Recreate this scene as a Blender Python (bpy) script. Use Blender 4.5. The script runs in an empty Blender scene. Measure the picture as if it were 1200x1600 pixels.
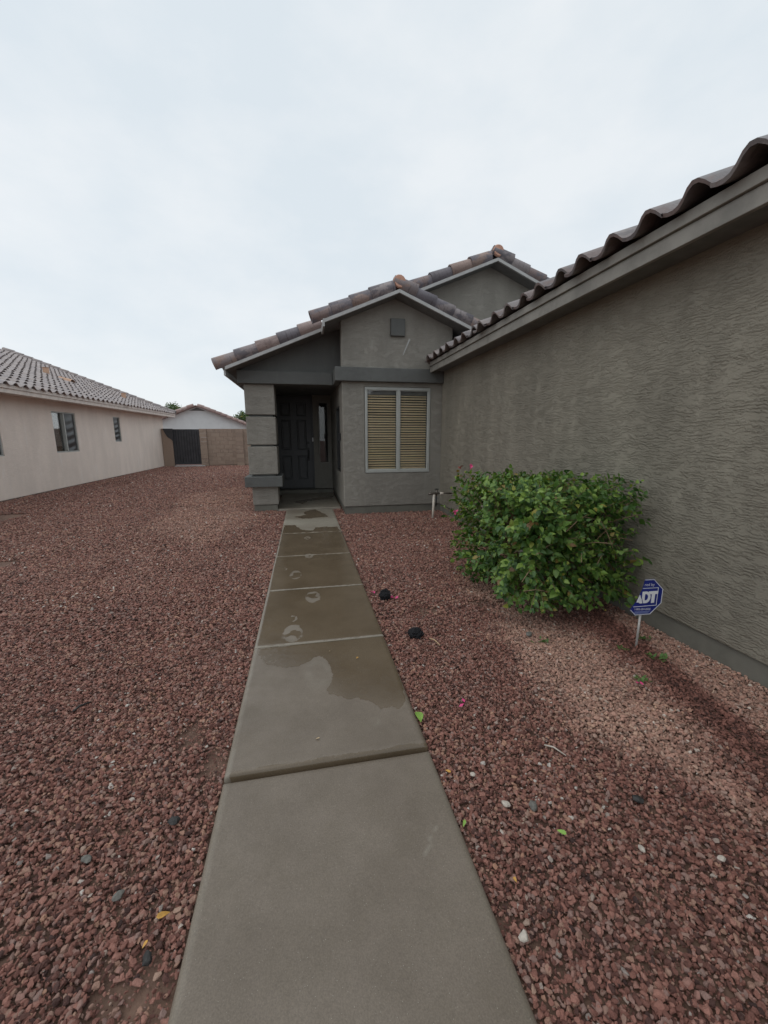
import bpy, bmesh, math, random
import numpy as np
from mathutils import Vector, Matrix, noise as mnoise

random.seed(7)
rng = np.random.default_rng(11)
S = bpy.context.scene
COL = S.collection
R = math.radians

# ------------------------------------------------------------------ camera
CAMH = 1.5
cam_data = bpy.data.cameras.new('camera')
cam = bpy.data.objects.new('camera', cam_data)
COL.objects.link(cam)
S.camera = cam
cam_data.sensor_fit = 'VERTICAL'
cam_data.sensor_height = 36.0
cam_data.lens = 620.0 / 1600.0 * 36.0
cam_data.clip_start = 0.05
cam_data.clip_end = 2000
PITCH, YAW, ROLL = R(10.8), R(11.2), R(0.1)
fw = Vector((math.sin(YAW) * math.cos(PITCH), math.cos(YAW) * math.cos(PITCH), -math.sin(PITCH)))
rt = Vector((math.cos(YAW), -math.sin(YAW), 0))
dn = fw.cross(rt)
r2 = math.cos(ROLL) * rt + math.sin(ROLL) * dn
d2 = -math.sin(ROLL) * rt + math.cos(ROLL) * dn
mw = Matrix((r2, -d2, -fw)).transposed().to_4x4()
mw.translation = (0, 0, CAMH)
cam.matrix_world = mw

# ------------------------------------------------------------------ sky, sun, exposure
world = bpy.data.worlds.new('World')
S.world = world
world.use_nodes = True
wn = world.node_tree
wn.nodes.clear()
SUN_EL, SUN_AZ = R(58), R(250)          # azimuth clockwise from +Y
sky = wn.nodes.new('ShaderNodeTexSky')
sky.sky_type = 'NISHITA'
sky.sun_disc = False
sky.sun_elevation = SUN_EL
sky.sun_rotation = SUN_AZ
tc = wn.nodes.new('ShaderNodeTexCoord')
mp = wn.nodes.new('ShaderNodeMapping')
mp.inputs['Scale'].default_value = (1.0, 1.0, 2.0)
wn.links.new(tc.outputs['Generated'], mp.inputs['Vector'])
cn = wn.nodes.new('ShaderNodeTexNoise')
cn.inputs['Scale'].default_value = 3.0
cn.inputs['Detail'].default_value = 7
cn.inputs['Roughness'].default_value = 0.55
wn.links.new(mp.outputs['Vector'], cn.inputs['Vector'])
cr = wn.nodes.new('ShaderNodeValToRGB')
cr.color_ramp.elements[0].position = 0.36
cr.color_ramp.elements[0].color = (0.800, 0.872, 0.922, 1)
cr.color_ramp.elements[1].position = 0.63
cr.color_ramp.elements[1].color = (0.915, 0.955, 0.980, 1)
wn.links.new(cn.outputs['Fac'], cr.inputs['Fac'])
sc = wn.nodes.new('ShaderNodeVectorMath')
sc.operation = 'SCALE'
sc.inputs['Scale'].default_value = 8.3
wn.links.new(cr.outputs['Color'], sc.inputs[0])
mx = wn.nodes.new('ShaderNodeMixRGB')
mx.inputs['Fac'].default_value = 0.90
wn.links.new(sky.outputs['Color'], mx.inputs['Color1'])
wn.links.new(sc.outputs['Vector'], mx.inputs['Color2'])
bg = wn.nodes.new('ShaderNodeBackground')
bg.inputs['Strength'].default_value = 0.1
wn.links.new(mx.outputs['Color'], bg.inputs['Color'])
wo = wn.nodes.new('ShaderNodeOutputWorld')
wn.links.new(bg.outputs['Background'], wo.inputs['Surface'])

sun_d = bpy.data.lights.new('sun', 'SUN')
sun_d.energy = 0.5
sun_d.angle = R(50)
sun_d.color = (1.0, 0.96, 0.90)
sun = bpy.data.objects.new('sun', sun_d)
COL.objects.link(sun)
sd = Vector((math.sin(SUN_AZ) * math.cos(SUN_EL), math.cos(SUN_AZ) * math.cos(SUN_EL), math.sin(SUN_EL)))
sun.rotation_euler = sd.to_track_quat('Z', 'Y').to_euler()
sun.location = sd * 40

S.view_settings.view_transform = 'Standard'
S.view_settings.look = 'None'
S.view_settings.exposure = 0.25
S.view_settings.gamma = 1.0
S.view_settings.use_curve_mapping = False
S.render.engine = 'CYCLES'
S.cycles.use_denoising = True
S.cycles.max_bounces = 6
S.cycles.transparent_max_bounces = 12

# ------------------------------------------------------------------ node helper
class NT:
    def __init__(self, name):
        self.m = bpy.data.materials.new(name)
        self.m.use_nodes = True
        self.t = self.m.node_tree
        self.t.nodes.clear()
        self.out = self.t.nodes.new('ShaderNodeOutputMaterial')
    def n(self, typ, props=None, **ins):
        nd = self.t.nodes.new(typ)
        for k, v in (props or {}).items():
            setattr(nd, k, v)
        for k, v in ins.items():
            self.put(nd, k, v)
        return nd
    def put(self, nd, k, v):
        key = int(k[1:]) if k[0] == 'i' and k[1:].isdigit() else k.replace('_', ' ')
        s = nd.inputs[key]
        if isinstance(v, bpy.types.NodeSocket):
            self.t.links.new(v, s)
        else:
            s.default_value = v
    def math(self, op, a, b=0.0, c=None, clamp=False):
        nd = self.n('ShaderNodeMath', {'operation': op, 'use_clamp': clamp}, i0=a, i1=b)
        if c is not None:
            self.put(nd, 'i2', c)
        return nd.outputs[0]
    def noise(self, vec, scale, detail=2.0, rough=0.5, dist=0.0):
        return self.n('ShaderNodeTexNoise', None, Vector=vec, Scale=scale, Detail=detail, Roughness=rough, Distortion=dist).outputs['Fac']
    def mapv(self, vec, scale=(1, 1, 1), loc=(0, 0, 0)):
        return self.n('ShaderNodeMapping', None, Vector=vec, Scale=scale, Location=loc).outputs[0]
    def ramp(self, fac, stops, interp='LINEAR'):
        nd = self.n('ShaderNodeValToRGB', None, Fac=fac)
        nd.color_ramp.interpolation = interp
        e = nd.color_ramp.elements
        while len(e) < len(stops):
            e.new(0.5)
        for i, (p, c) in enumerate(stops):
            e[i].position = p
            e[i].color = (c[0], c[1], c[2], 1) if not isinstance(c, (int, float)) else (c, c, c, 1)
        return nd.outputs['Color']
    def mix(self, f, a, b, mode='MIX'):
        nd = self.n('ShaderNodeMixRGB', {'blend_type': mode}, Fac=f)
        for k, v in (('Color1', a), ('Color2', b)):
            if isinstance(v, tuple):
                v = (v[0], v[1], v[2], 1)
            self.put(nd, k, v)
        return nd.outputs[0]
    def smooth(self, v, lo, hi):
        return self.n('ShaderNodeMapRange', {'interpolation_type': 'SMOOTHSTEP'}, Value=v, From_Min=lo, From_Max=hi).outputs[0]
    def pos(self):
        return self.n('ShaderNodeNewGeometry').outputs['Position']
    def rand(self):
        a = self.n('ShaderNodeObjectInfo').outputs['Random']
        b = self.n('ShaderNodeNewGeometry').outputs['Random Per Island']
        return self.math('FRACT', self.math('ADD', a, b))
    def bump(self, h, strength=0.5, dist=0.01):
        return self.n('ShaderNodeBump', None, Height=h, Strength=strength, Distance=dist).outputs[0]
    def pbr(self, color, rough=0.7, normal=None, metal=0.0, spec=0.5, **kw):
        b = self.n('ShaderNodeBsdfPrincipled')
        self.put(b, 'Base Color', (color[0], color[1], color[2], 1) if isinstance(color, tuple) else color)
        self.put(b, 'Roughness', rough)
        self.put(b, 'Metallic', metal)
        self.put(b, 'Specular IOR Level', spec)
        if normal is not None:
            self.put(b, 'Normal', normal)
        for k, v in kw.items():
            self.put(b, k, v)
        self.t.links.new(b.outputs[0], self.out.inputs['Surface'])
        return self.m

def plain(name, c, rough=0.6, var=0.12, scale=8.0, bump=0.0, metal=0.0):
    k = NT(name)
    p = k.pos()
    n = k.noise(p, scale, 5, 0.6)
    col = k.mix(k.smooth(n, 0.3, 0.7), tuple(x * (1 - var) for x in c), tuple(x * (1 + var) for x in c))
    nr = k.bump(k.noise(p, 180, 3), bump, 0.003) if bump else None
    return k.pbr(col, rough, nr, metal)

def stucco(name, c, relief=1.0, freq=38.0, stain=0.18):
    """skip-trowelled stucco: long wavy horizontal creases broken into short runs"""
    k = NT(name)
    sx = k.n('ShaderNodeSeparateXYZ', None, Vector=k.pos())
    u = k.math('ADD', sx.outputs[0], sx.outputs[1])
    z = sx.outputs[2]
    uv = k.n('ShaderNodeCombineXYZ', None, X=u, Y=z).outputs[0]
    def terrace(f, seed, jag):
        """overlapping trowel laps: long flats that each end in a thin ragged lip"""
        big = k.noise(k.mapv(uv, (1.1, 2.6, 1), (seed, 0, 0)), 1.0, 2, 0.5)
        mid = k.noise(k.mapv(uv, (7.5, 8.0, 1), (seed, 3, 0)), 1.0, 3, 0.6)
        sm = k.noise(k.mapv(uv, (34.0, 30.0, 1), (0, seed, 0)), 1.0, 3, 0.7)
        ph = k.math('MULTIPLY', z, f)
        ph = k.math('MULTIPLY_ADD', big, 6.0, ph)
        ph = k.math('MULTIPLY_ADD', mid, 3.2, ph)
        ph = k.math('MULTIPLY_ADD', sm, jag, ph)
        saw = k.math('FRACT', ph)
        lip = k.math('MULTIPLY', k.smooth(saw, 0.35, 0.90), k.smooth(saw, 1.0, 0.93))
        m_ = k.smooth(k.noise(k.mapv(uv, (7.5, 13.0, 1), (seed * 2, 7.7, 0)), 1.0, 5, 0.75), 0.44, 0.54)
        return k.math('MULTIPLY', lip, m_)
    h = k.math('ADD', terrace(freq, 1.7, 1.7), k.math('MULTIPLY', terrace(freq * 1.6, 5.3, 2.0), 0.7))
    h = k.math('MULTIPLY_ADD', k.noise(k.mapv(uv, (26, 48, 1)), 1.0, 5, 0.75), 0.55, h)
    h = k.math('MULTIPLY_ADD', k.noise(uv, 130, 3, 0.7), 0.34, h)
    st = k.noise(k.mapv(uv, (2.2, 0.7, 1)), 1.0, 5, 0.6)
    col = k.mix(k.smooth(st, 0.30, 0.72), tuple(x * (1 - stain) for x in c), tuple(x * (1 + stain * 0.8) for x in c))
    eff = k.math('MULTIPLY', k.smooth(k.noise(k.mapv(uv, (5.0, 0.9, 1), (4, 1, 0)), 1.0, 5, 0.65), 0.56, 0.74), 0.22)
    col = k.mix(eff, col, tuple(min(1, x * 1.5 + 0.03) for x in c))
    fine = k.noise(uv, 90, 3, 0.6)
    col = k.mix(k.math('MULTIPLY', k.smooth(fine, 0.35, 0.75), 0.16), col, tuple(x * 0.6 for x in c))
    return k.pbr(col, 0.82, k.bump(h, 0.68 * relief, 0.0090), spec=0.35)

def tile_mat(name, cols, rough=0.6, streak=True):
    """weathered concrete tile: flashed colour per tile with smears"""
    k = NT(name)
    r = k.rand()
    p = k.n('ShaderNodeTexCoord').outputs['Object']
    off = k.n('ShaderNodeCombineXYZ', None, X=k.math('MULTIPLY', r, 37.0), Y=k.math('MULTIPLY', r, 11.0)).outputs[0]
    pv = k.n('ShaderNodeVectorMath', {'operation': 'ADD'}, i0=p, i1=off).outputs[0]
    n = len(cols)
    base = k.ramp(r, [(i / n, c) for i, c in enumerate(cols)], 'CONSTANT')
    r2_ = k.math('FRACT', k.math('MULTIPLY', r, 17.3))
    alt = k.ramp(r2_, [(i / n, c) for i, c in enumerate(cols)], 'CONSTANT')
    sm = k.noise(k.mapv(pv, (5, 9, 9)), 1.0, 4, 0.6)
    col = k.mix(k.smooth(sm, 0.42, 0.56), base, alt)
    if streak:
        dr = k.noise(k.mapv(pv, (42, 5, 5)), 1.0, 3, 0.6)
        col = k.mix(k.math('MULTIPLY', k.smooth(dr, 0.56, 0.66), 0.45), col, (0.055, 0.042, 0.045))
    f = k.noise(pv, 60, 4, 0.65)
    col = k.mix(0.5, col, k.ramp(f, [(0.25, 0.55), (0.75, 1.25)]), 'MULTIPLY')
    return k.pbr(col, rough, k.bump(f, 0.35, 0.004))

def glass_mat(name, tint=(0.985, 0.99, 0.985)):
    k = NT(name)
    tr = k.n('ShaderNodeBsdfTransparent', None, Color=(tint[0], tint[1], tint[2], 1))
    gl = k.n('ShaderNodeBsdfGlossy', None, Roughness=0.02, Color=(1, 1, 1, 1))
    fr = k.n('ShaderNodeFresnel', None, IOR=1.5)
    f = k.math('MULTIPLY_ADD', fr.outputs[0], 0.9, 0.0, clamp=True)
    mxs = k.n('ShaderNodeMixShader', None, Fac=f)
    k.t.links.new(tr.outputs[0], mxs.inputs[1])
    k.t.links.new(gl.outputs[0], mxs.inputs[2])
    k.t.links.new(mxs.outputs[0], k.out.inputs['Surface'])
    return k.m

# ------------------------------------------------------------------ materials
MAT = {}
MAT['stucco_near'] = stucco('stucco_garage', (0.275, 0.252, 0.203), 1.0, 32, 0.16)
MAT['stucco'] = stucco('stucco_bay', (0.300, 0.282, 0.247), 0.9, 38, 0.11)
MAT['band'] = stucco('stucco_band', (0.135, 0.139, 0.133), 0.6, 50, 0.08)
MAT['stem'] = plain('stem_wall', (0.150, 0.143, 0.120), 0.8, 0.12, 6, 0.4)
MAT['fascia'] = plain('fascia_paint', (0.250, 0.236, 0.208), 0.65, 0.16, 5, 0.3)
MAT['barge'] = plain('barge_paint', (0.42, 0.42, 0.41), 0.6, 0.08, 7, 0.2)
MAT['soffit'] = plain('soffit_paint', (0.16, 0.16, 0.155), 0.8)
MAT['door'] = plain('door_paint', (0.098, 0.100, 0.104), 0.5, 0.06, 10)
MAT['black'] = plain('black_metal', (0.012, 0.012, 0.013), 0.4)
MAT['white'] = plain('white_plastic', (0.85, 0.85, 0.85), 0.5, 0.03)
MAT['win_frame'] = plain('window_aluminium', (0.40, 0.41, 0.385), 0.5, 0.06)
MAT['slat'] = plain('blind_slat', (0.95, 0.77, 0.53), 0.5, 0.04, 3)
MAT['dark_room'] = plain('dark_room', (0.02, 0.019, 0.018), 0.9)  # near-black sheets, the darkness of unlit interiors put into the colour
MAT['glass'] = glass_mat('window_glass')
MAT['tile'] = tile_mat('roof_tile', [(0.270, 0.228, 0.228), (0.175, 0.160, 0.180), (0.360, 0.280, 0.262), (0.250, 0.188, 0.176), (0.320, 0.280, 0.278), (0.165, 0.150, 0.166), (0.32, 0.235, 0.205)])
MAT['tile_eave'] = tile_mat('eave_tile', [(0.200, 0.175, 0.170), (0.150, 0.130, 0.130), (0.235, 0.200, 0.190), (0.170, 0.125, 0.115)], 0.38)
MAT['mortar'] = plain('terracotta_mortar', (0.52, 0.29, 0.21), 0.8, 0.15, 20, 0.4)
MAT['ntile'] = tile_mat('pale_roof_tile', [(0.36, 0.315, 0.305), (0.31, 0.272, 0.27), (0.40, 0.352, 0.338), (0.34, 0.288, 0.272)], 0.45, False)
MAT['nwall'] = stucco('beige_stucco', (0.840, 0.735, 0.650), 0.45, 30, 0.07)
MAT['nfascia'] = plain('beige_fascia', (0.68, 0.60, 0.54), 0.65)
MAT['vent'] = plain('tan_vent', (0.50, 0.32, 0.22), 0.7)
MAT['screen'] = plain('sun_screen', (0.030, 0.033, 0.036), 0.32, 0.25, 9)
MAT['curtain'] = plain('curtain', (0.50, 0.49, 0.49), 0.8)
MAT['wwall'] = plain('white_stucco', (0.66, 0.68, 0.68), 0.8, 0.04, 2, 0.2)
MAT['rtile'] = tile_mat('rose_tile', [(0.44, 0.31, 0.28), (0.52, 0.42, 0.39), (0.37, 0.26, 0.24)], 0.7, False)
MAT['block'] = tile_mat('concrete_block', [(0.335, 0.250, 0.195), (0.300, 0.225, 0.178), (0.360, 0.275, 0.215)], 0.85, False)
MAT['gate'] = plain('gate_steel', (0.040, 0.040, 0.045), 0.5, 0.25, 3)
MAT['bark'] = plain('bark', (0.12, 0.085, 0.06), 0.9, 0.3, 20, 0.6)
MAT['twig'] = plain('twig', (0.23, 0.155, 0.095), 0.8, 0.3, 30)
MAT['pvc'] = plain('pvc_pipe', (0.66, 0.60, 0.52), 0.45, 0.1)
MAT['brass'] = plain('weathered_brass', (0.16, 0.14, 0.12), 0.4, 0.4, 60, 0, 0.7)
MAT['steel'] = plain('galvanised_steel', (0.42, 0.42, 0.41), 0.4, 0.2, 40, 0, 0.6)
MAT['sign_blue'] = plain('sign_blue', (0.008, 0.020, 0.190), 0.35, 0.05)
MAT['sign_white'] = plain('sign_white', (0.72, 0.74, 0.76), 0.5, 0.05)
MAT['sign_pale'] = plain('sign_pale', (0.28, 0.34, 0.55), 0.5, 0.05)
MAT['sign_post'] = plain('sign_post', (0.45, 0.43, 0.41), 0.45, 0.15, 30, 0, 0.3)
MAT['clump'] = plain('black_fuzz', (0.008, 0.008, 0.010), 0.95, 0.4, 50)
MAT['pink'] = plain('pink_bract', (0.62, 0.06, 0.20), 0.6, 0.2, 60)
MAT['rust'] = plain('faded_bract', (0.30, 0.085, 0.06), 0.7, 0.2, 60)
MAT['leaf_lime'] = plain('fresh_leaf', (0.22, 0.38, 0.07), 0.5, 0.2, 60)
MAT['leaf_weed'] = plain('weed_leaf', (0.070, 0.135, 0.030), 0.6, 0.3, 60)
MAT['leaf_gold'] = plain('gold_leaf', (0.52, 0.28, 0.055), 0.55, 0.2, 60)
MAT['straw'] = plain('straw', (0.52, 0.38, 0.22), 0.7, 0.2, 60)
MAT['pale_rock'] = plain('pale_rock', (0.48, 0.43, 0.37), 0.75, 0.15, 60, 0.5)
MAT['grey_rock'] = plain('grey_rock', (0.135, 0.130, 0.115), 0.75, 0.2, 60, 0.5)
MAT['dark_rock'] = plain('dark_rock', (0.024, 0.023, 0.022), 0.6, 0.2, 60, 0.5)

def leaf_mat(name, a, b, c):
    k = NT(name)
    r = k.rand()
    col = k.ramp(r, [(0.0, a), (0.5, b), (0.955, c), (0.975, (0.33, 0.27, 0.06)), (1.0, (0.20, 0.11, 0.05))])
    p = k.pos()
    col = k.mix(0.35, col, k.ramp(k.noise(p, 55, 2), [(0.3, 0.6), (0.7, 1.3)]), 'MULTIPLY')
    bs = k.n('ShaderNodeBsdfPrincipled', None, Roughness=0.42)
    k.put(bs, 'Base Color', col)
    k.put(bs, 'Specular IOR Level', 0.45)
    tl = k.n('ShaderNodeBsdfTranslucent')
    k.put(tl, 'Color', k.mix(1.0, col, (1.2, 1.3, 0.6), 'MULTIPLY'))
    ms = k.n('ShaderNodeMixShader', None, Fac=0.25)
    k.t.links.new(bs.outputs[0], ms.inputs[1])
    k.t.links.new(tl.outputs[0], ms.inputs[2])
    k.t.links.new(ms.outputs[0], k.out.inputs['Surface'])
    return k.m
MAT['leaf'] = leaf_mat('bush_leaf', (0.040, 0.100, 0.026), (0.095, 0.190, 0.040), (0.25, 0.37, 0.075))
MAT['tree_leaf'] = leaf_mat('tree_leaf', (0.045, 0.085, 0.030), (0.075, 0.125, 0.045), (0.11, 0.16, 0.06))

# ground under the gravel
k = NT('ground_soil')
p = k.pos()
vo = k.n('ShaderNodeTexVoronoi', None, Vector=p, Scale=42.0)
cell = k.n('ShaderNodeSeparateColor', None, Color=vo.outputs['Color']).outputs[0]
stone = k.ramp(cell, [(0.0, (0.07, 0.035, 0.030)), (0.5, (0.150, 0.075, 0.062)), (1.0, (0.26, 0.15, 0.125))])
dirt = k.mix(k.smooth(k.noise(p, 3.0, 5, 0.6), 0.35, 0.65), (0.130, 0.075, 0.054), (0.195, 0.118, 0.084))
spx = k.n('ShaderNodeSeparateXYZ', None, Vector=p)
far = k.math('MAXIMUM', k.smooth(spx.outputs[1], 9.0, 13.0), k.smooth(k.math('MULTIPLY', spx.outputs[1], -1.0), 0.5, 1.5))
col = k.mix(far, dirt, stone)
h = k.math('ADD', k.math('MULTIPLY', vo.outputs['Distance'], -0.6), k.noise(p, 70, 4, 0.6))
MAT['soil'] = k.pbr(col, 0.85, k.bump(h, 0.6, 0.012))

# gravel stones, coloured per instance
k = NT('gravel_stone')
at = k.n('ShaderNodeAttribute', {'attribute_type': 'INSTANCER', 'attribute_name': 'tint'}).outputs['Fac']
ad = k.n('ShaderNodeAttribute', {'attribute_type': 'INSTANCER', 'attribute_name': 'dry'}).outputs['Fac']
wetc = k.ramp(at, [(0.0, (0.062, 0.034, 0.030)), (0.2, (0.165, 0.073, 0.057)), (0.45, (0.305, 0.136, 0.104)), (0.64, (0.425, 0.207, 0.160)),
                   (0.78, (0.325, 0.215, 0.185)), (0.88, (0.50, 0.275, 0.185)), (0.93, (0.46, 0.33, 0.26)), (0.96, (0.36, 0.31, 0.28)), (0.982, (0.58, 0.49, 0.42)), (1.0, (0.66, 0.60, 0.54))])
dryc = k.mix(0.42, k.mix(1.0, wetc, (1.65, 1.75, 1.75), 'MULTIPLY'), (0.66, 0.47, 0.36))
col = k.mix(ad, wetc, dryc)
p = k.n('ShaderNodeTexCoord').outputs['Object']
f = k.noise(p, 3.0, 4, 0.65)
col = k.mix(0.45, col, k.ramp(f, [(0.25, 0.5), (0.75, 1.35)]), 'MULTIPLY')
rough = k.math('MULTIPLY_ADD', ad, 0.25, 0.58)
MAT['gravel'] = k.pbr(col, rough, k.bump(f, 0.5, 0.1), spec=0.4)

# concrete walkway
k = NT('walkway_concrete')
aw = k.n('ShaderNodeAttribute', {'attribute_type': 'GEOMETRY', 'attribute_name': 'wet'}).outputs['Fac']
ae = k.n('ShaderNodeAttribute', {'attribute_type': 'GEOMETRY', 'attribute_name': 'pale'}).outputs['Fac']
p = k.pos()
big = k.smooth(k.noise(p, 2.3, 6, 0.62), 0.28, 0.72)
mid = k.smooth(k.noise(p, 11.0, 5, 0.65), 0.3, 0.7)
fine = k.noise(p, 210, 3, 0.65)
c0 = k.mix(big, (0.152, 0.121, 0.091), (0.201, 0.164, 0.127))
c0 = k.mix(k.math('MULTIPLY', mid, 0.22), c0, (0.118, 0.100, 0.072))
c0 = k.mix(ae, c0, (0.33, 0.305, 0.25))
cw = k.mix(big, (0.112, 0.083, 0.053), (0.145, 0.110, 0.073))
wv = k.smooth(k.math('MULTIPLY_ADD', k.math('SUBTRACT', k.noise(p, 34, 4, 0.6), 0.5), 0.5, aw), 0.30, 0.62)
col = k.mix(wv, c0, cw)
col = k.mix(0.55, col, k.ramp(fine, [(0.28, 0.60), (0.72, 1.34)]), 'MULTIPLY')
sp = k.n('ShaderNodeTexVoronoi', None, Vector=p, Scale=150.0)
spk = k.smooth(sp.outputs['Distance'], 0.16, 0.05)
spc = k.n('ShaderNodeSeparateColor', None, Color=sp.outputs['Color']).outputs[0]
col = k.mix(k.math('MULTIPLY', spk, k.smooth(spc, 0.72, 0.9)), col, (0.48, 0.45, 0.39))
col = k.mix(k.math('MULTIPLY', spk, k.smooth(spc, 0.2, 0.06)), col, (0.08, 0.07, 0.06))
rg = k.mix(wv, k.ramp(mid, [(0.0, 0.36), (1.0, 0.56)]), k.ramp(mid, [(0.0, 0.07), (1.0, 0.20)]))
nb = k.math('MULTIPLY', fine, k.math('MULTIPLY_ADD', wv, -0.75, 1.0))
MAT['walk'] = k.pbr(col, rg, k.bump(nb, 0.45, 0.0025))

# ------------------------------------------------------------------ object helpers
WL = {}
def wloc(o):
    return WL.get(o.name, Vector((0, 0, 0))) if o else Vector((0, 0, 0))

def setp(o, label=None, cat=None, group=None, kind=None):
    for kx, v in (('label', label), ('category', cat), ('group', group), ('kind', kind)):
        if v:
            o[kx] = v
    return o

def thing(name, loc, label, cat, group=None):
    o = bpy.data.objects.new(name, None)
    o.empty_display_size = 0.2
    o.location = loc
    COL.objects.link(o)
    WL[o.name] = Vector(loc)
    return setp(o, label, cat, group)

def link(name, me, parent=None, mats=(), M=None):
    o = bpy.data.objects.new(name, me)
    COL.objects.link(o)
    for m in mats:
        if m.name not in [x.name for x in me.materials if x]:
            me.materials.append(m)
    if parent:
        o.parent = parent
    if M is not None:
        M = M.copy()
        M.translation = M.translation - wloc(parent)
        o.matrix_basis = M
    WL[o.name] = wloc(parent) if M is None else M.translation + wloc(parent)
    return o

class MB:
    """collects world-space polygons for one mesh object"""
    def __init__(self):
        self.v, self.f = [], []
    def poly(self, pts):
        b = len(self.v)
        self.v += [tuple(q) for q in pts]
        self.f.append(tuple(range(b, b + len(pts))))
    def add(self, vs, fs):
        b = len(self.v)
        self.v += [tuple(q) for q in vs]
        self.f += [tuple(i + b for i in f) for f in fs]
        return self
    def box(self, x0, x1, y0, y1, z0, z1):
        vs = [(x, y, z) for z in (z0, z1) for y in (y0, y1) for x in (x0, x1)]
        return self.add(vs, [(0, 2, 3, 1), (4, 5, 7, 6), (0, 1, 5, 4), (2, 6, 7, 3), (0, 4, 6, 2), (1, 3, 7, 5)])
    def prism(self, pts, ext):
        """planar outline extruded by vector ext"""
        n = len(pts)
        e = Vector(ext)
        a = [Vector(q) for q in pts]
        vs = a + [q + e for q in a]
        fs = [tuple(range(n)), tuple(range(2 * n - 1, n - 1, -1))]
        fs += [(i, i + n, (i + 1) % n + n, (i + 1) % n) for i in range(n)]
        return self.add(vs, fs)
    def tube(self, pts, rad, n=8, cap=True):
        pts = [Vector(q) for q in pts]
        rs = rad if isinstance(rad, (list, tuple)) else [rad] * len(pts)
        vs, fs = [], []
        up = Vector((0.3, 0.2, 0.93)).normalized()
        for i, q in enumerate(pts):
            d = (pts[min(i + 1, len(pts) - 1)] - pts[max(i - 1, 0)]).normalized()
            a = d.cross(up)
            if a.length < 1e-3:
                a = d.cross(Vector((1, 0, 0)))
            a.normalize()
            b = d.cross(a)
            for j in range(n):
                t = 2 * math.pi * j / n
                vs.append(q + (a * math.cos(t) + b * math.sin(t)) * rs[i])
        for i in range(len(pts) - 1):
            for j in range(n):
                fs.append((i * n + j, i * n + (j + 1) % n, (i + 1) * n + (j + 1) % n, (i + 1) * n + j))
        if cap:
            fs += [tuple(range(n))[::-1], tuple(range((len(pts) - 1) * n, len(pts) * n))]
        return self.add(vs, fs)
    def build(self, name, mat, parent=None, bevel=0.0, smooth=False, seg=2):
        off = wloc(parent)
        me = bpy.data.meshes.new(name)
        me.from_pydata([(x - off.x, y - off.y, z - off.z) for x, y, z in self.v], [], self.f)
        bm = bmesh.new()
        bm.from_mesh(me)
        bmesh.ops.recalc_face_normals(bm, faces=bm.faces)
        bm.to_mesh(me)
        bm.free()
        if smooth:
            me.polygons.foreach_set('use_smooth', [True] * len(me.polygons))
        me.update()
        o = link(name, me, parent, (mat,))
        if bevel:
            md = o.modifiers.new('bevel', 'BEVEL')
            md.width = bevel
            md.segments = seg
            md.limit_method = 'ANGLE'
            md.angle_limit = R(40)
        return o

def wall(mb, axis, face, depth, u0, u1, z0, z1, holes=()):
    """wall in plane axis=face ('x' or 'y'), going back by depth (signed), with rectangular openings"""
    us = sorted({u0, u1} | {h[0] for h in holes} | {h[1] for h in holes})
    zs = sorted({z0, z1} | {h[2] for h in holes} | {h[3] for h in holes})
    def P(u, z, d):
        return (u, face + d, z) if axis == 'y' else (face + d, u, z)
    nu, nz = len(us), len(zs)
    vs = [P(u, z, d) for d in (0, depth) for z in zs for u in us]
    I = lambda i, j, d: d * nu * nz + j * nu + i
    solid = {}
    for i in range(nu - 1):
        for j in range(nz - 1):
            cu, cz = (us[i] + us[i + 1]) / 2, (zs[j] + zs[j + 1]) / 2
            solid[i, j] = not any(h[0] < cu < h[1] and h[2] < cz < h[3] for h in holes)
    fs = []
    for (i, j), s in solid.items():
        if not s:
            continue
        for d in (0, 1):
            fs.append((I(i, j, d), I(i + 1, j, d), I(i + 1, j + 1, d), I(i, j + 1, d)))
        for di, dj, a, b in ((-1, 0, (i, j), (i, j + 1)), (1, 0, (i + 1, j), (i + 1, j + 1)), (0, -1, (i, j), (i + 1, j)), (0, 1, (i, j + 1), (i + 1, j + 1))):
            if not solid.get((i + di, j + dj), False):
                fs.append((I(*a, 0), I(*b, 0), I(*b, 1), I(*a, 1)))
    mb.add(vs, fs)
    return mb

# ------------------------------------------------------------------ tiles
def barrel_tile_mesh(name, L=0.44, r0=0.118, r1=0.100, a0=-60, a1=215, th=0.016, n=8, mat=None):
    vs, fs = [], []
    for s, r in ((0, r0), (L, r1)):
        for rr in (r, r - th):
            for j in range(n + 1):
                t = R(a0 + (a1 - a0) * j / n)
                vs.append((s, -math.cos(t) * rr, math.sin(t) * rr))
    m = n + 1
    for j in range(n):
        fs.append((j, j + 1, 2 * m + j + 1, 2 * m + j))
        fs.append((m + j, 3 * m + j, 3 * m + j + 1, m + j + 1))
        fs.append((j, m + j, m + j + 1, j + 1))
    me = bpy.data.meshes.new(name)
    me.from_pydata(vs, [], fs)
    me.polygons.foreach_set('use_smooth', [len(set(f) & set(range(2 * m))) != 4 for f in fs])
    me.materials.append(mat)
    return me

def s_tile_geo(w=0.315, L=0.43, hb=0.072, hp=0.016, th=0.024, n=9):
    ys, zs = [], []
    for j in range(n + 1):
        t = j / n
        ys.append(t * w)
        zs.append(math.sin(math.pi * t / 0.6) * hb if t < 0.6 else -math.sin(math.pi * (t - 0.6) / 0.4) * hp)
    m = n + 1
    vs = [(s, y, z + dz - (0.0 if s == 0 else 0.0)) for s in (0, L) for dz in (th, 0) for y, z in zip(ys, zs)]
    fs = []
    for j in range(n):
        fs.append((j, j + 1, 2 * m + j + 1, 2 * m + j))
        fs.append((j, m + j, m + j + 1, j + 1))
        fs.append((m + j, 3 * m + j, 3 * m + j + 1, m + j + 1))
    return vs, fs

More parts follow.
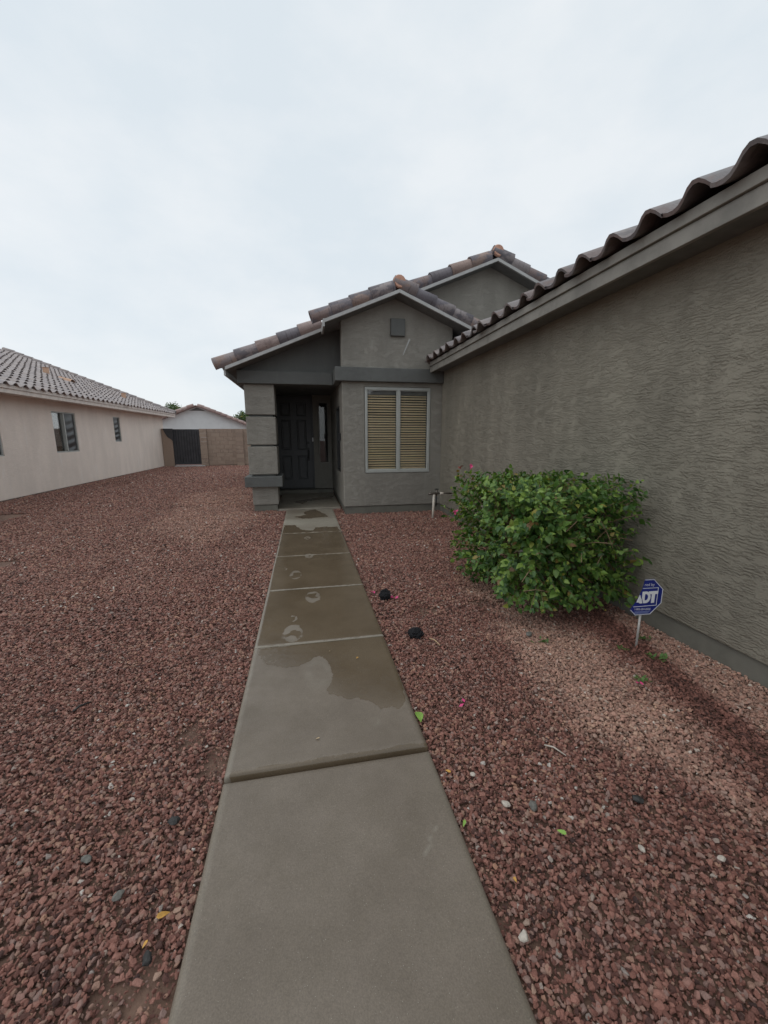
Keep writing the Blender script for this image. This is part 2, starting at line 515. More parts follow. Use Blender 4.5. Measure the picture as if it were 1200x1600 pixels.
def s_tile_mesh(name, mat, **kw):
    vs, fs = s_tile_geo(**kw)
    me = bpy.data.meshes.new(name)
    me.from_pydata(vs, [], fs)
    me.polygons.foreach_set('use_smooth', [True] * len(fs))
    me.materials.append(mat)
    me.set_sharp_from_angle(angle=R(50))
    return me

def frame(origin, xa, za):
    x = Vector(xa).normalized()
    z = Vector(za)
    y = z.cross(x).normalized()
    z = x.cross(y)
    M = Matrix((x, y, z)).transposed().to_4x4()
    M.translation = origin
    return M

def roof_tiles(parent, name, mesh, org, up, across, rows, cols, single, mat, rise=0.014, expo=0.36, w=0.315, keyf=None, jit=0.006, tilt=0.05, **kw):
    """courses of tiles from eave corner org; those in `single` (a count, by keyf) are own parts, others are joined"""
    up = Vector(up).normalized()
    ac = Vector(across).normalized()
    nrm = ac.cross(up)
    if nrm.z < 0:
        nrm = -nrm
    cells = []
    for r_ in range(rows):
        for c in range(cols):
            o = Vector(org) + up * (r_ * expo) + ac * (c * w) + nrm * rise
            cells.append((keyf(o, r_, c) if keyf else r_ * 1000 + c, o))
    cells.sort(key=lambda q: q[0])
    mb = MB()
    gv, gf = s_tile_geo(**kw)
    for i, (kk, o) in enumerate(cells):
        x = (up - nrm * tilt).normalized()
        x = (x + nrm * random.uniform(-jit, jit) + ac * random.uniform(-jit, jit) * 0.5).normalized()
        # tile local y must follow `across`
        z = x.cross(ac)
        if z.z < 0:
            z = -z
        yv = ac - x * ac.dot(x)
        yv.normalize()
        M = Matrix((x, yv, z.normalized())).transposed().to_4x4()
        M.translation = o + nrm * random.uniform(0, 0.004) + nrm * 0.016 + up * random.gauss(0, jit * .7)
        if i < single:
            link(name, mesh, parent, (), M)
        else:
            mb.add([M @ Vector(q) for q in gv], gf)
    if mb.v:
        q = mb.build('tile_field', mat, parent, smooth=False)
        q['kind'] = 'stuff'
    return len(cells)

# ================================================================== GROUND
def ground():
    mb = MB()
    mb.box(-300, 300, -120, 500, -0.4, -0.012)
    o = mb.build('ground', MAT['soil'])
    setp(o, 'bare reddish soil under the gravel yard', None, None, 'structure')
ground()

# ================================================================== WALKWAY
WX0, WX1, WZ = -0.402, 0.532, 0.030
JOINTS = [-1.2, 0.2, 1.59, 2.70, 3.77, 4.905, 6.12, 7.16, 8.20]
FOOT = [(-0.009, 5.788, .05, .10), (0.008, 4.871, .055, .11), (-0.144, 4.186, .070, .15), (0.026, 3.547, .074, .145),
        (-0.144, 3.12, .040, .07), (-0.137, 2.875, .082, .15), (0.031, 2.316, .090, .19), (-0.27, 4.40, .03, .05), (0.31, 1.80, 0.03, 0.03)]
WET2 = [(-0.386, 2.72), (-0.355, 2.525), (-0.316, 2.457), (-0.178, 2.382), (-0.09, 2.399), (-0.038, 2.437), (0.043, 2.483), (0.092, 2.386),
        (0.106, 2.205), (0.084, 2.081), (0.185, 2.015), (0.242, 2.013), (0.315, 1.954), (0.356, 1.897), (0.407, 1.9), (0.456, 1.865), (0.512, 1.949), (0.529, 2.25), (0.528, 2.72)]
BLOT1 = [(-0.262, 7.412), (-0.003, 7.556), (-0.079, 7.888), (0.165, 8.133), (0.343, 7.587), (0.385, 7.316), (-0.041, 7.215)]
BLOT2 = [(-0.31, 9.206), (-0.082, 8.873), (0.056, 9.278), (0.584, 9.479), (0.692, 9.965), (0.408, 9.85), (-0.084, 9.461)]
WET6 = [(-0.402, 6.12), (-0.385, 6.73), (-0.211, 6.733), (-0.075, 6.339), (0.084, 6.264), (0.121, 6.477), (0.487, 6.478), (0.536, 6.12)]

def poly_sd(X, Y, poly, sy=1.0):
    """signed distance (positive inside) of points to polygon"""
    P = np.array(poly, float)
    P[:, 1] *= sy
    Yq = Y * sy
    n = len(P)
    ins = np.zeros(X.shape, bool)
    dm = np.full(X.shape, 1e9)
    for i in range(n):
        a, b = P[i], P[(i + 1) % n]
        e = b - a
        t = np.clip(((X - a[0]) * e[0] + (Yq - a[1]) * e[1]) / (e @ e + 1e-12), 0, 1)
        d = np.hypot(X - a[0] - t * e[0], Yq - a[1] - t * e[1])
        dm = np.minimum(dm, d)
        c = (a[1] > Yq) != (b[1] > Yq)
        xi = a[0] + (Yq - a[1]) * e[0] / (e[1] if abs(e[1]) > 1e-12 else 1e-12)
        ins ^= c & (X < xi)
    return np.where(ins, dm, -dm)

def vnoise(X, Y, s, seed=0):
    out = np.empty(X.shape)
    fx, fy, fo = X.ravel() * s, Y.ravel() * s, out.ravel()
    for i in range(fx.size):
        fo[i] = mnoise.noise((fx[i], fy[i], seed * 7.31))
    return fo.reshape(X.shape)

sstep = lambda v, a, b: (lambda t: t * t * (3 - 2 * t))(np.clip((v - a) / (b - a), 0, 1))

def slab(parent, x0, x1, y0, y1, zt, i, porch=False, step=0.016):
    bw = 0.018 if i in (1, 2) else 0.010      # tooled round edge
    inner = lambda a, b: list(np.linspace(a + bw, b - bw, max(3, int((b - a) / step))))
    xs = np.array([x0, x0 + bw * .3] + inner(x0, x1) + [x1 - bw * .3, x1])
    ys = np.array([y0, y0 + bw * .3] + inner(y0, y1) + [y1 - bw * .3, y1])
    X, Y = np.meshgrid(xs, ys)
    e = np.minimum(np.minimum(X - x0, x1 - X), np.minimum(Y - y0, y1 - Y))
    Z = zt - (0.016 if i in (1, 2) else 0.009) * (1 - np.clip(e / bw, 0, 1)) ** 2
    n1 = vnoise(X, Y, 9.0, 1) * 0.6 + vnoise(X, Y, 31.0, 2) * 0.4
    n2 = vnoise(X, Y, 2.2, 3)
    n3 = vnoise(X, Y, 17.0, 8)
    Z += vnoise(X, Y, 3.0, 5) * 0.0012 * (np.clip(e / 0.05, 0, 1))
    wet = np.zeros(X.shape)
    pale = np.zeros(X.shape)
    if porch:
        wet = sstep(poly_sd(X, Y, BLOT2, 0.35) + n1 * 0.03, -0.03, 0.03)
        pale = 0.45 + 0.3 * n2
    elif i == 2:
        d = poly_sd(X, Y, WET2) + n1 * 0.020 + n3 * 0.016 + vnoise(X, Y, 55.0, 9) * 0.008
        wet = sstep(d, -0.012, 0.016)
        wet *= 1 - 0.45 * sstep(-0.02 - X, 0.0, 0.18)
        wet = np.maximum(wet, 0.40 * sstep(Y, 2.42, 2.66))
        wet = np.maximum(wet, 0.8 * sstep(Y - y0 + n1 * .006, .026, .010))  # shade on the rounded front edge, painted in as wetness
        for qx, qy, qa in ((-.17, 1.80, .07), (-.10, 1.86, .06), (.20, 1.86, .03), (.30, 1.84, .02), (.42, 1.90, .05)):
            wet = np.maximum(wet, .34 * sstep(np.hypot(X - qx, (Y - qy) * 1.2) + n1 * .04, qa, qa * .5))
    elif i in (3, 4, 5):
        wet = 0.93 + 0.15 * n2 - 0.25 * sstep(np.abs(n1), 0.45, 0.7)
    elif i == 6:
        wet = sstep(poly_sd(X, Y, WET6, 0.6) + n1 * 0.04, -0.04, 0.05) * 0.9
        pale = 0.55 + 0.4 * n2 + 0.25 * sstep(Y, 6.5, 6.9)
    elif i == 7:
        wet = sstep(poly_sd(X, Y, BLOT1, 0.5) + n1 * 0.04, -0.03, 0.03)
        pale = 0.50 + 0.4 * n2
    else:
        wet = 0.12 + 0.10 * n2
    if i in (2, 3, 4, 5):
        for fx, fy, a, b in FOOT:
            r_ = np.hypot((X - fx) / a, (Y - fy) / b) + n1 * 0.28
            r_ = r_ + n3 * 0.22
            ring = sstep(r_, 1.25, 0.70) * (1 - 0.70 * sstep(r_, 0.72, 0.30)) * (0.55 + 0.6 * sstep(n3 + n1, -.35, .35))
            wet = wet - 0.85 * ring
            pale = np.maximum(pale, ring * 0.16)
        # dried tooled edges along joints and left side
        ed = sstep(np.minimum(Y - y0, y1 - Y) + n1 * 0.012, 0.021, 0.004)
        if i == 2:
            ed = ed * sstep(Y, 2.5, 2.6)
        ed2 = sstep(X - x0 + n1 * 0.012, 0.028, 0.010)
        wet = wet - np.maximum(ed, ed2) * 0.75
        pale = np.maximum(pale, np.maximum(ed * 0.55, ed2 * 0.40))
    if i in (0, 1):
        wet = np.maximum(wet, 0.30 * sstep(np.hypot((X - .08) * .8, Y - 1.0) + n2 * .25, .55, .1))
        for qx, qy, ql, qt in ((.385, 1.13, .030, .6), (.40, 1.16, .022, 1.4), (.43, 1.20, .025, -.6)):
            uu = (X - qx) * math.cos(qt) + (Y - qy) * math.sin(qt)
            ww = -(X - qx) * math.sin(qt) + (Y - qy) * math.cos(qt)
            pale = np.maximum(pale, .42 * sstep(np.abs(ww) + n1 * .004, .009, .002) * sstep(np.abs(uu), ql, ql * .5))
        pale = np.maximum(pale, 0.25 * sstep(np.minimum(X - x0, x1 - X), 0.035, 0.008))
    ny, nx = X.shape
    vs = np.stack([X, Y, Z], -1).reshape(-1, 3)
    idx = np.arange(ny * nx).reshape(ny, nx)
    fs = np.stack([idx[:-1, :-1], idx[:-1, 1:], idx[1:, 1:], idx[1:, :-1]], -1).reshape(-1, 4)
    per = list(idx[0, :]) + list(idx[1:, -1]) + list(idx[-1, -2::-1]) + list(idx[-2:0:-1, 0])
    base = len(vs)
    low = vs[per].copy()
    low[:, 2] = -0.10
    fl = fs.tolist()
    m = len(per)
    for q in range(m):
        fl.append([per[q], base + q, base + (q + 1) % m, per[(q + 1) % m]])
    me = bpy.data.meshes.new('slab')
    me.from_pydata(np.vstack([vs, low]).tolist(), [], fl)
    for nm, arr in (('wet', wet), ('pale', pale)):
        a = me.attributes.new(nm, 'FLOAT', 'POINT')
        a.data.foreach_set('value', np.concatenate([np.clip(arr, 0, 1).ravel(), np.zeros(m)]).astype(np.float32))
    me.polygons.foreach_set('use_smooth', [True] * len(me.polygons))
    me.update()
    return link('slab', me, parent, (MAT['walk'],))

walk = bpy.data.objects.new('walkway', None)
COL.objects.link(walk)
WL[walk.name] = Vector((0, 0, 0))
setp(walk, 'concrete walkway of jointed slabs, partly wet, leading to the front door', None, None, 'structure')
for i in range(len(JOINTS) - 1):
    g0 = 0.011 if abs(JOINTS[i] - 1.59) < .01 else 0.003
    g1 = 0.011 if abs(JOINTS[i + 1] - 1.59) < .01 else 0.003
    zt = WZ + (0.009 if i == 2 else 0.004 if i in (3, 4) else 0.0)
    o = slab(walk, WX0, WX1, JOINTS[i] + g0, JOINTS[i + 1] - g1, zt, i, step=0.016 if JOINTS[i] < 4.5 else 0.024)
porch = bpy.data.objects.new('porch_floor', None)
COL.objects.link(porch)
WL[porch.name] = Vector((0, 0, 0))
setp(porch, 'concrete porch floor with a damp stain before the door', None, None, 'structure')
slab(porch, -0.60, 0.712, 8.32, 10.62, 0.030, 9, True, 0.03)
MB().box(-1.0, 0.712, 10.60, 10.90, -0.05, 0.115).build('step', MAT['stem'], porch, 0.008)

# ================================================================== HOUSE
HX, HY = 0.72, 7.60           # front left corner of the bay
GX = 2.65                     # garage side wall face
SL = 0.418
AX, AZ, YG = 1.72, 3.945, 7.25     # bay gable apex (underside), rake plane
BX, BZ, YB = 3.79, 4.812, 7.80     # rear gable apex, rake plane
YP = 7.80                     # porch rake plane
zl = lambda x: AZ - SL * (AX - x)          # underside of left roof plane
SR = 0.405
zr = lambda x: AZ - SR * (x - AX)
zr2 = lambda x: BZ - SR * (x - BX)

house = thing('house', (HX, HY, 0), 'grey-brown stucco house with tiled gables, recessed dark front door and long garage wall', 'house')

# --- walls
mb = wall(MB(), 'y', HY, 0.20, HX, GX + 0.2, 0.15, 2.62, [(1.140, 2.418, 0.805, 2.405)])
mb.build('bay_wall', MAT['stucco'], house, 0.018)
mb = wall(MB(), 'x', HX + 0.002, 0.20, HY + 0.201, 10.90, 0.15, 2.62, [(8.25, 8.95, 0.78, 2.10)])
mb.build('bay_side_wall', MAT['stucco'], house, 0.01)
MB().prism([(HX, HY, 2.62), (2.84, HY, 2.62), (2.84, HY, zr(2.84) + .02), (AX, HY, AZ + .02), (HX, HY, zl(HX) + .02)], (0, 0.2, 0)).build('gable_wall', MAT['stucco'], house, 0.018)
MB().box(2.64, 2.84, HY + .2, 8.3, 2.6, 3.6).build('gable_side_wall', MAT['stucco'], house)
# raised square plaque and a scuff on the gable
MB().box(1.625, 1.895, HY - 0.06, HY + .02, 3.305, 3.605).build('gable_vent', MAT['band'], house, 0.012)
MB().prism([(1.985, HY - .0025, 3.28), (2.010, HY - .0025, 3.27), (1.875, HY - .0025, 2.985), (1.865, HY - .0025, 2.99)], (0, .006, 0)).build('plaster_scratch', MAT['barge'], house)
# --- horizontal band round the bay and the beam of the porch
MB().prism([(0.595, 7.495, 0), (2.648, 7.495, 0), (2.648, HY + .05, 0), (HX + .04, HY + .05, 0), (HX + .04, 8.30, 0), (0.595, 8.30, 0)], (0, 0, 0.245)).build('band_tmp', MAT['band'], house, 0.012)
bandobj = bpy.data.objects['band_tmp']
bandobj.name = 'band'
for v in bandobj.data.vertices:
    v.co.z += 2.490
MB().box(-1.195, 0.593, 8.15, 8.60, 2.488, 2.722).build('porch_beam', MAT['band'], house, 0.012)
# porch gable infill; darker band stucco imitates the wall stucco in shade
MB().prism([(-1.13, 8.25, 2.70), (HX + .05, 8.25, 2.70), (HX + .05, 8.25, zl(HX) + .02), (-1.13, 8.25, zl(-1.13) + .02)], (0, 0.2, 0)).build('porch_gable', MAT['band'], house)
MB().box(-1.0, HX + .1, 8.58, 10.95, 2.56, 2.60).build('porch_ceiling', MAT['soffit'], house)
mb = wall(MB(), 'y', 10.90, 0.2, -1.1, 0.90, 0.05, 2.70, [(-0.78, 0.250, 0.115, 2.56), (0.375, 0.668, 0.775, 2.40)])
mb.build('porch_wall', MAT['stucco'], house, 0.008)
MB().box(-1.06, -0.92, 8.80, 17.0, 0.0, 2.70).build('side_wall', MAT['stucco'], house)  # house left wall; its unseen porch stretch is added to darken the porch
# garage side wall, its stem wall below the stucco drip edge
wall(MB(), 'x', GX, 0.2, -1.6, HY - .001, 0.155, 2.80).build('garage_wall', MAT['stucco_near'], house, 0.01)
MB().box(GX + 0.022, GX + 0.2, -1.6, HY, -0.15, 0.150).build('stem_wall', MAT['stem'], house)
MB().box(HX + 0.02, GX + 0.1, HY + 0.022, HY + .2, -0.15, 0.145).build('stem_wall', MAT['stem'], house)
MB().box(HX + 0.024, HX + 0.1, HY + 0.2, 10.9, -0.15, 0.145).build('stem_wall', MAT['stem'], house)
MB().box(GX, 8.0, -1.6, -1.45, 0.0, 2.75).build('garage_front_wall', MAT['stucco_near'], house)
# rear gable wall
MB().prism([(1.5, 8.12, 2.7), (7.2, 8.12, 2.7), (7.2, 8.12, zr2(7.2) + .02), (BX, 8.12, BZ + .02), (1.5, 8.12, zl(1.5) + .02)], (0, 0.2, 0)).build('rear_gable_wall', MAT['stucco'], house)

# --- column: footing, pedestal, cap and three rusticated blocks
col = bpy.data.objects.new('column', None)
COL.objects.link(col)
col.parent = house
col.location = Vector((-0.81, 8.5, 0)) - Vector((HX, HY, 0))
WL[col.name] = Vector((-0.81, 8.5, 0))
cx0, cx1, cy0, cy1 = -1.092, -0.533, 8.25, 8.81
MB().box(cx0 + .05, cx1 - .045, cy0 + .05, cy1 - .05, -0.1, 0.130).build('footing', MAT['stem'], col, 0.008)
MB().box(cx0 + .035, cx1 - .02, cy0 + .03, cy1 - .03, 0.132, 0.506).build('pedestal', MAT['stucco'], col, 0.012)
MB().box(cx0 - .085, cx1 + .080, cy0 - .08, cy1 + .08, 0.508, 0.716).build('cap', MAT['band'], col, 0.012)
MB().box(cx0 + .055, cx1 - .055, cy0 + .055, cy1 - .055, 0.70, 2.50).build('core', MAT['band'], col)
for z0, z1 in ((0.752, 1.305), (1.340, 1.880), (1.918, 2.487)):
    MB().box(cx0, cx1, cy0, cy1, z0, z1).build('block', MAT['stucco'], col, 0.014)

# --- bay window with blinds
win = MB()
fx0, fx1, fz0, fz1, fy = 1.142, 2.416, 0.807, 2.403, HY - 0.012
for b in ((fx0, fx0 + .042, fz0 + .055, fz1 - .05), (fx1 - .042, fx1, fz0 + .055, fz1 - .05), (fx0, fx1, fz0, fz0 + .055), (fx0, fx1, fz1 - .05, fz1)):
    win.box(b[0], b[1], fy, fy + .07, b[2], b[3])
window = win.build('window', MAT['win_frame'], house, 0.004)
MB().box(1.762, 1.820, fy - .004, fy + .06, fz0 + .056, fz1 - .051).build('mullion', MAT['win_frame'], window, 0.004)
for a, b in ((fx0 + .042, 1.762), (1.820, fx1 - .042)):
    sashm = MB()
    for q in ((a, a + .014, fz0 + .055, fz1 - .05), (b - .014, b, fz0 + .055, fz1 - .05), (a + .014, b - .014, fz0 + .055, fz0 + .069), (a + .014, b - .014, fz1 - .064, fz1 - .05)):
        sashm.box(q[0], q[1], fy + .020, fy + .045, q[2], q[3])
    sashm.build('sash', MAT['win_frame'], window)
    MB().box(a + .014, b - .014, fy + .030, fy + .034, fz0 + .069, fz1 - .064).build('pane', MAT['glass'], window)
    MB().box(a + .018, b - .018, fy + .062, fy + .11, fz1 - .135, fz1 - .045).build('head_rail', MAT['soffit'], window, 0.005)
    sm = MB()
    w_, tilt = 0.046, R(36)
    n_ = 29
    hw = (b - a) / 2 - .012
    pts = []
    for t in (-1, -.33, .33, 1):
        yy = t * w_ / 2
        pts.append((yy * math.cos(tilt) , yy * math.sin(tilt) + 0.003 * (1 - t * t)))
    vs = [(sx * hw, y, z + dz) for dz in (0.0013, -0.0013) for y, z in pts for sx in (-1, 1)]
    fs = []
    for dz in (0, 1):
        for q in range(3):
            i0 = dz * 8 + q * 2
            fs.append((i0, i0 + 1, i0 + 3, i0 + 2))
    fs += [(0, 1, 9, 8), (6, 7, 15, 14)]
    sme = bpy.data.meshes.new('slat')
    sme.from_pydata(vs, [], fs)
    sme.materials.append(MAT['slat'])
    for q in range(n_ + 1):
        z = fz0 + .088 + q * (fz1 - .150 - fz0 - .088) / n_
        M = Matrix.Translation((((a + b) / 2) + random.uniform(-.001, .001), fy + .088, z + random.uniform(-.0015, .0015))) @ Matrix.Rotation(random.gauss(0, R(2.0)), 4, 'X') @ Matrix.Rotation(random.gauss(0, R(.10)), 4, 'Y')
        link('slat', sme, window, (), M)
    cd = MB()
    for cxp in (a + .10, b - .10):
        cd.tube([(cxp, fy + .066, fz0 + .07), (cxp, fy + .066, fz1 - .1)], .0012, 4)
    cd.build('ladder_cord', MAT['slat'], window)
    MB().box(a + .018, b - .018, fy + .07, fy + .105, fz0 + .058, fz0 + .074).build('bottom_rail', MAT['slat'], window, 0.003)
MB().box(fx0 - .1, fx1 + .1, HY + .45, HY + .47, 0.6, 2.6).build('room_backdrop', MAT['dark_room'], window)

# narrow window on the porch side of the bay, and a small dark box beside it
sw = MB()
for q in ((8.25, 8.29, .78, 2.10), (8.91, 8.95, .78, 2.10), (8.29, 8.91, .78, .82), (8.29, 8.91, 2.06, 2.10)):
    sw.box(HX - .008, HX + .06, q[0], q[1], q[2], q[3])
swo = sw.build('side_window', MAT['black'], house, 0.003)
MB().box(HX + .03, HX + .034, 8.29, 8.91, .82, 2.06).build('pane', MAT['glass'], swo)
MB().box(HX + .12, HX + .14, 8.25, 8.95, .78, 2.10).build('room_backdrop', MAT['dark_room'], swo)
MB().box(HX - .045, HX + .01, 8.02, 8.10, 1.42, 1.56).build('wall_box', MAT['black'], house, 0.008)

# --- front door
dx0, dx1, dz0, dz1, dyf = -0.715, 0.205, 0.120, 2.515, 10.945
door = MB().box(dx0, dx1, dyf, dyf + .045, dz0, dz1).build('front_door', MAT['door'], house, 0.004)
jm = MB()
for q in ((dx0 - .062, dx0 - .004, .117, 2.556), (dx1 + .004, dx1 + .0449, .117, 2.556), (dx0 - .004, dx1 + .004, dz1 + .004, 2.556)):
    jm.box(q[0], q[1], 10.915, 11.0, q[2], q[3])
jm.build('door_frame', MAT['door'], house, 0.004)
MB().box(dx0 - .05, dx1 + .04, 10.89, 10.96, .1155, .135).build('threshold', MAT['black'], house, 0.004)
dw = dx1 - dx0
for sx in (0, 1):
    a = dx0 + .13 + sx * (dw / 2 - .055)
    b = a + dw / 2 - .205
    for z0, z1, arch in ((0.36, 1.00, 0), (1.15, 1.93, 0), (2.02, 2.36, 1)):
        pm = MB()
        # moulded ring and raised field
        ring = [(a, z0), (b, z0), (b, z1), (a, z1)]
        def rr(d):
            return [(a + d, z0 + d), (b - d, z0 + d), (b - d, z1 - d), (a + d, z1 - d)]
        prof = [(0, 0.0), (.010, -.012), (.022, -.004), (.034, .004), (.060, -.008)]
        vs = [(x, dyf + dy, z) for d, dy in prof for x, z in rr(d)]
        fs = [(4 * q + e, 4 * q + (e + 1) % 4, 4 * q + 4 + (e + 1) % 4, 4 * q + 4 + e) for q in range(len(prof) - 1) for e in range(4)]
        fs.append((16, 17, 18, 19))
        pm.add(vs, fs).build('panel', MAT['door'], door)
MB().box(-1.05, 0.30, 11.11, 11.13, 0, 2.7).build('room_backdrop', MAT['dark_room'], house)  # added dark sheet, stops daylight showing through beside the door
hm = MB().box(0.075, 0.135, dyf - .014, dyf, 0.86, 1.20)
hm.tube([(0.105, dyf - .01, 1.14), (0.105, dyf - .06, 1.11), (0.105, dyf - .065, 1.02), (0.105, dyf - .055, .93), (0.105, dyf - .01, .90)], .014, 8)
hm.build('door_handle', MAT['black'], door, 0.003)
MB().tube([(0.105, dyf - .03, 1.335), (0.105, dyf + .01, 1.335)], .036, 14).build('deadbolt', MAT['black'], door)
MB().box(0.209, 0.246, 10.885, 10.916, 1.365, 1.47).build('doorbell', MAT['white'], house, 0.006)
sl = MB()
for q in ((.377, .415, .777, 2.398), (.628, .666, .777, 2.398), (.415, .628, .777, .815), (.415, .628, 2.36, 2.398)):
    sl.box(q[0], q[1], 10.885, 10.96, q[2], q[3])
slo = sl.build('sidelight', MAT['fascia'], house, 0.004)
MB().box(.415, .628, 10.925, 10.931, .815, 2.36).build('pane', MAT['glass'], slo)
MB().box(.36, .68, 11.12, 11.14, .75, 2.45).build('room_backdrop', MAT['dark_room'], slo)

# --- main roof
def sloped(mb, x0, z0, x1, z1, y0, y1, t=0.05):
    return mb.add([(x0, y0, z0), (x1, y0, z1), (x1, y1, z1), (x0, y1, z0), (x0, y0, z0 + t), (x1, y0, z1 + t), (x1, y1, z1 + t), (x0, y1, z0 + t)],
                  [(0, 1, 2, 3), (7, 6, 5, 4), (0, 4, 5, 1), (1, 5, 6, 2), (2, 6, 7, 3), (3, 7, 4, 0)])
XE = -1.36                 # left eave
XJ = 0.40                  # step where the porch rake drops back
rm = MB()
sloped(rm, XE, zl(XE), XJ, zl(XJ), YP + .04, 17)
sloped(rm, XJ, zl(XJ), AX, AZ, YG + .04, 17)
sloped(rm, AX, AZ + .001, BX, BZ, YB + .04, 17)
sloped(rm, AX, AZ, 3.22, zr(3.22), YG + .04, 8.11)
sloped(rm, BX, BZ, 7.6, zr2(7.6), YB + .04, 17)
roof = rm.build('roof', MAT['soffit'], house)
def barge(xa, za, xb, zb, y, h=0.054):
    MB().prism([(xa, y, za - .004), (xb, y, zb - .004), (xb, y, zb + h), (xa, y, za + h)], (0, .04, 0)).build('barge_board', MAT['barge'], roof, 0.003)
barge(XE + .03, zl(XE + .03), XJ + .0, zl(XJ), YP)
barge(XJ, zl(XJ), AX, AZ, YG)
barge(AX, AZ, 3.22, zr(3.22), YG)
barge(AX + .02, zl(AX + .02), BX, BZ, YB)
barge(BX, BZ, 7.6, zr2(7.6), YB)
MB().prism([(XJ - .012, YG + .001, zl(XJ) - .06), (XJ - .012, YP, zl(XJ) - .06), (XJ - .012, YP, zl(XJ) + .064), (XJ - .012, YG + .001, zl(XJ) + .064)], (.03, 0, 0)).build('barge_return', MAT['barge'], roof)
MB().box(XE, XE + .03, YP + .042, 17, zl(XE) - .08, zl(XE) + .05).build('eave_board', MAT['barge'], roof)

bt = barrel_tile_mesh('rake_tile', mat=MAT['tile'])
def rake(x0, z0, x1, z1, y, expo=0.372, lead=0.0, flip=False):
    d = Vector((x1 - x0, 0, z1 - z0))
    L = d.length
    d.normalize()
    nrm = Vector((-d.z, 0, d.x))
    if nrm.z < 0:
        nrm = -nrm
    n = max(1, int(round(L / expo)))
    ex = L / n
    for i in range(n):
        o = Vector((x0, y, z0)) + d * (i * ex - lead) + nrm * 0.150 + Vector((0, random.uniform(-.006, .006), 0))
        xx = (d + nrm * (-0.035) + Vector((0, random.uniform(-.012, .012), 0))).normalized()
        M = frame(o, xx, nrm)
        if not flip:
            pass
        link('rake_tile', bt, roof, (), M)
rake(XE - .10, zl(XE - .10), XJ + .02, zl(XJ + .02), YP + .085, 0.375)
rake(XJ - .15, zl(XJ - .15), AX - .10, zl(AX - .10), YG + .085, 0.375)
btr = barrel_tile_mesh('rake_tile', a0=-35, a1=240, mat=MAT['tile'])
_bt = bt
bt = btr
rake(3.36, zr(3.36), AX + .26, zr(AX + .26), YG + .085, 0.375)
rake(7.7, zr2(7.7), BX + .24, zr2(BX + .24), YB + .085, 0.38)
bt = _bt
rake(AX + .03, zl(AX + .03), BX - .10, zl(BX - .10), YB + .085, 0.385)
# cap tile lying over each apex, ridge tiles behind it and the mortared end
for ax, az, yy in ((AX, AZ, YG), (BX, BZ, YB)):
    link('apex_tile', btr, roof, (), frame((ax + .32, yy + .075, az + .055), (-1, 0, 0.33), (0.33, 0, 1)))
    for i in range(2 if ax == AX else 12):
        link('ridge_tile', bt, roof, (), frame((ax, yy + .03 + i * .38, az + .175), (0, 1, -.03), (0, .03, 1)))
    e = MB()
    n = 14
    vs = [(ax + math.cos(2 * math.pi * j / n) * .112, yy + .012, az + .175 + math.sin(2 * math.pi * j / n) * .112) for j in range(n)]
    vs2 = [(ax + math.cos(2 * math.pi * j / n) * .095, yy - .018, az + .175 + math.sin(2 * math.pi * j / n) * .095) for j in range(n)]
    e.add(vs + vs2, [tuple(range(n, 2 * n))] + [(j, (j + 1) % n, (j + 1) % n + n, j + n) for j in range(n)])
    e.build('ridge_end', MAT['mortar'], roof, smooth=False)
st_house = s_tile_mesh('tile', MAT['tile'])
roof_tiles(roof, 'tile', st_house, (XE - .06, YP + .22, zl(XE - .06) + .055), (1, 0, SL), (0, 1, 0), 8, 28, 0, MAT['tile'])
roof_tiles(roof, 'tile', st_house, (3.30, YG + .2, zr(3.30) + .055), (-1, 0, SR), (0, 1, 0), 4, 2, 0, MAT['tile'])

# --- garage roof: two-board fascia and the wavy tiled eave
GE = 2.36                                 # outer face of fascia
YE = 7.47                                 # far end of the eave
GS = 0.41
zg = lambda x: 2.80 + GS * (x - GE)       # deck underside
gm = MB()
sloped(gm, GE + .02, zg(GE + .02), 6.2, zg(6.2), -2.0, YE - .02)
sloped(gm, 2.86, zg(2.86), 6.2, zg(6.2), YE - .02, 8.11)
groof = gm.build('garage_roof', MAT['soffit'], house)
MB().box(GE, GE + .035, -2.0, YE, 2.668, 2.768).build('fascia_board', MAT['fascia'], groof, 0.004)
MB().box(GE - .022, GE + .02, -2.0, YE, 2.771, 2.842).build('fascia_trim', MAT['fascia'], groof, 0.004)
MB().box(GE + .04, GX - .002, -2.0, YE - .02, 2.70, 2.72).build('soffit', MAT['soffit'], groof)
st_g = s_tile_mesh('eave_tile', MAT['tile_eave'])
roof_tiles(groof, 'eave_tile', st_g, (GE - .075, -2.0, zg(GE - .075) + .052), (1, 0, GS), (0, 1, 0), 4, 30, 30, MAT['tile_eave'], jit=0.022)
MB().tube([(GE - .06, YE - .04, 2.885), (GE + .40, YE - .04, 2.885 + .40 * GS)], [.075, .07], 10).build('eave_end', MAT['tile_eave'], groof, smooth=True)

# ================================================================== NEIGHBOUR HOUSE
NX, NY1 = -7.0, 22.4
nb = thing('neighbour_house', (NX, 16, 0), 'beige stucco house at the far side of the gravel under a pale tiled roof', 'house')
NW = [(10.35, 11.10, 1.05, 2.22), (13.19, 14.39, 1.045, 2.222), (16.96, 17.51, 1.312, 2.242)]
wall(MB(), 'x', NX, -0.2, 4.0, NY1, 0.03, 2.62, NW).build('wall', MAT['nwall'], nb, 0.01)
MB().box(NX - .2, NX - .012, 4.0, NY1 - .01, -.1, .03).build('stem_wall', MAT['stem'], nb)
MB().box(-14, NX - .001, NY1 - .2, NY1, 0.0, 2.65).build('rear_wall', MAT['nwall'], nb)
NE, NS = -6.52, 0.395
zn = lambda x: 2.60 + NS * (NE - x)
nm = MB()
sloped(nm, NE, zn(NE), -14.2, zn(-14.2), 4.0, 22.85)
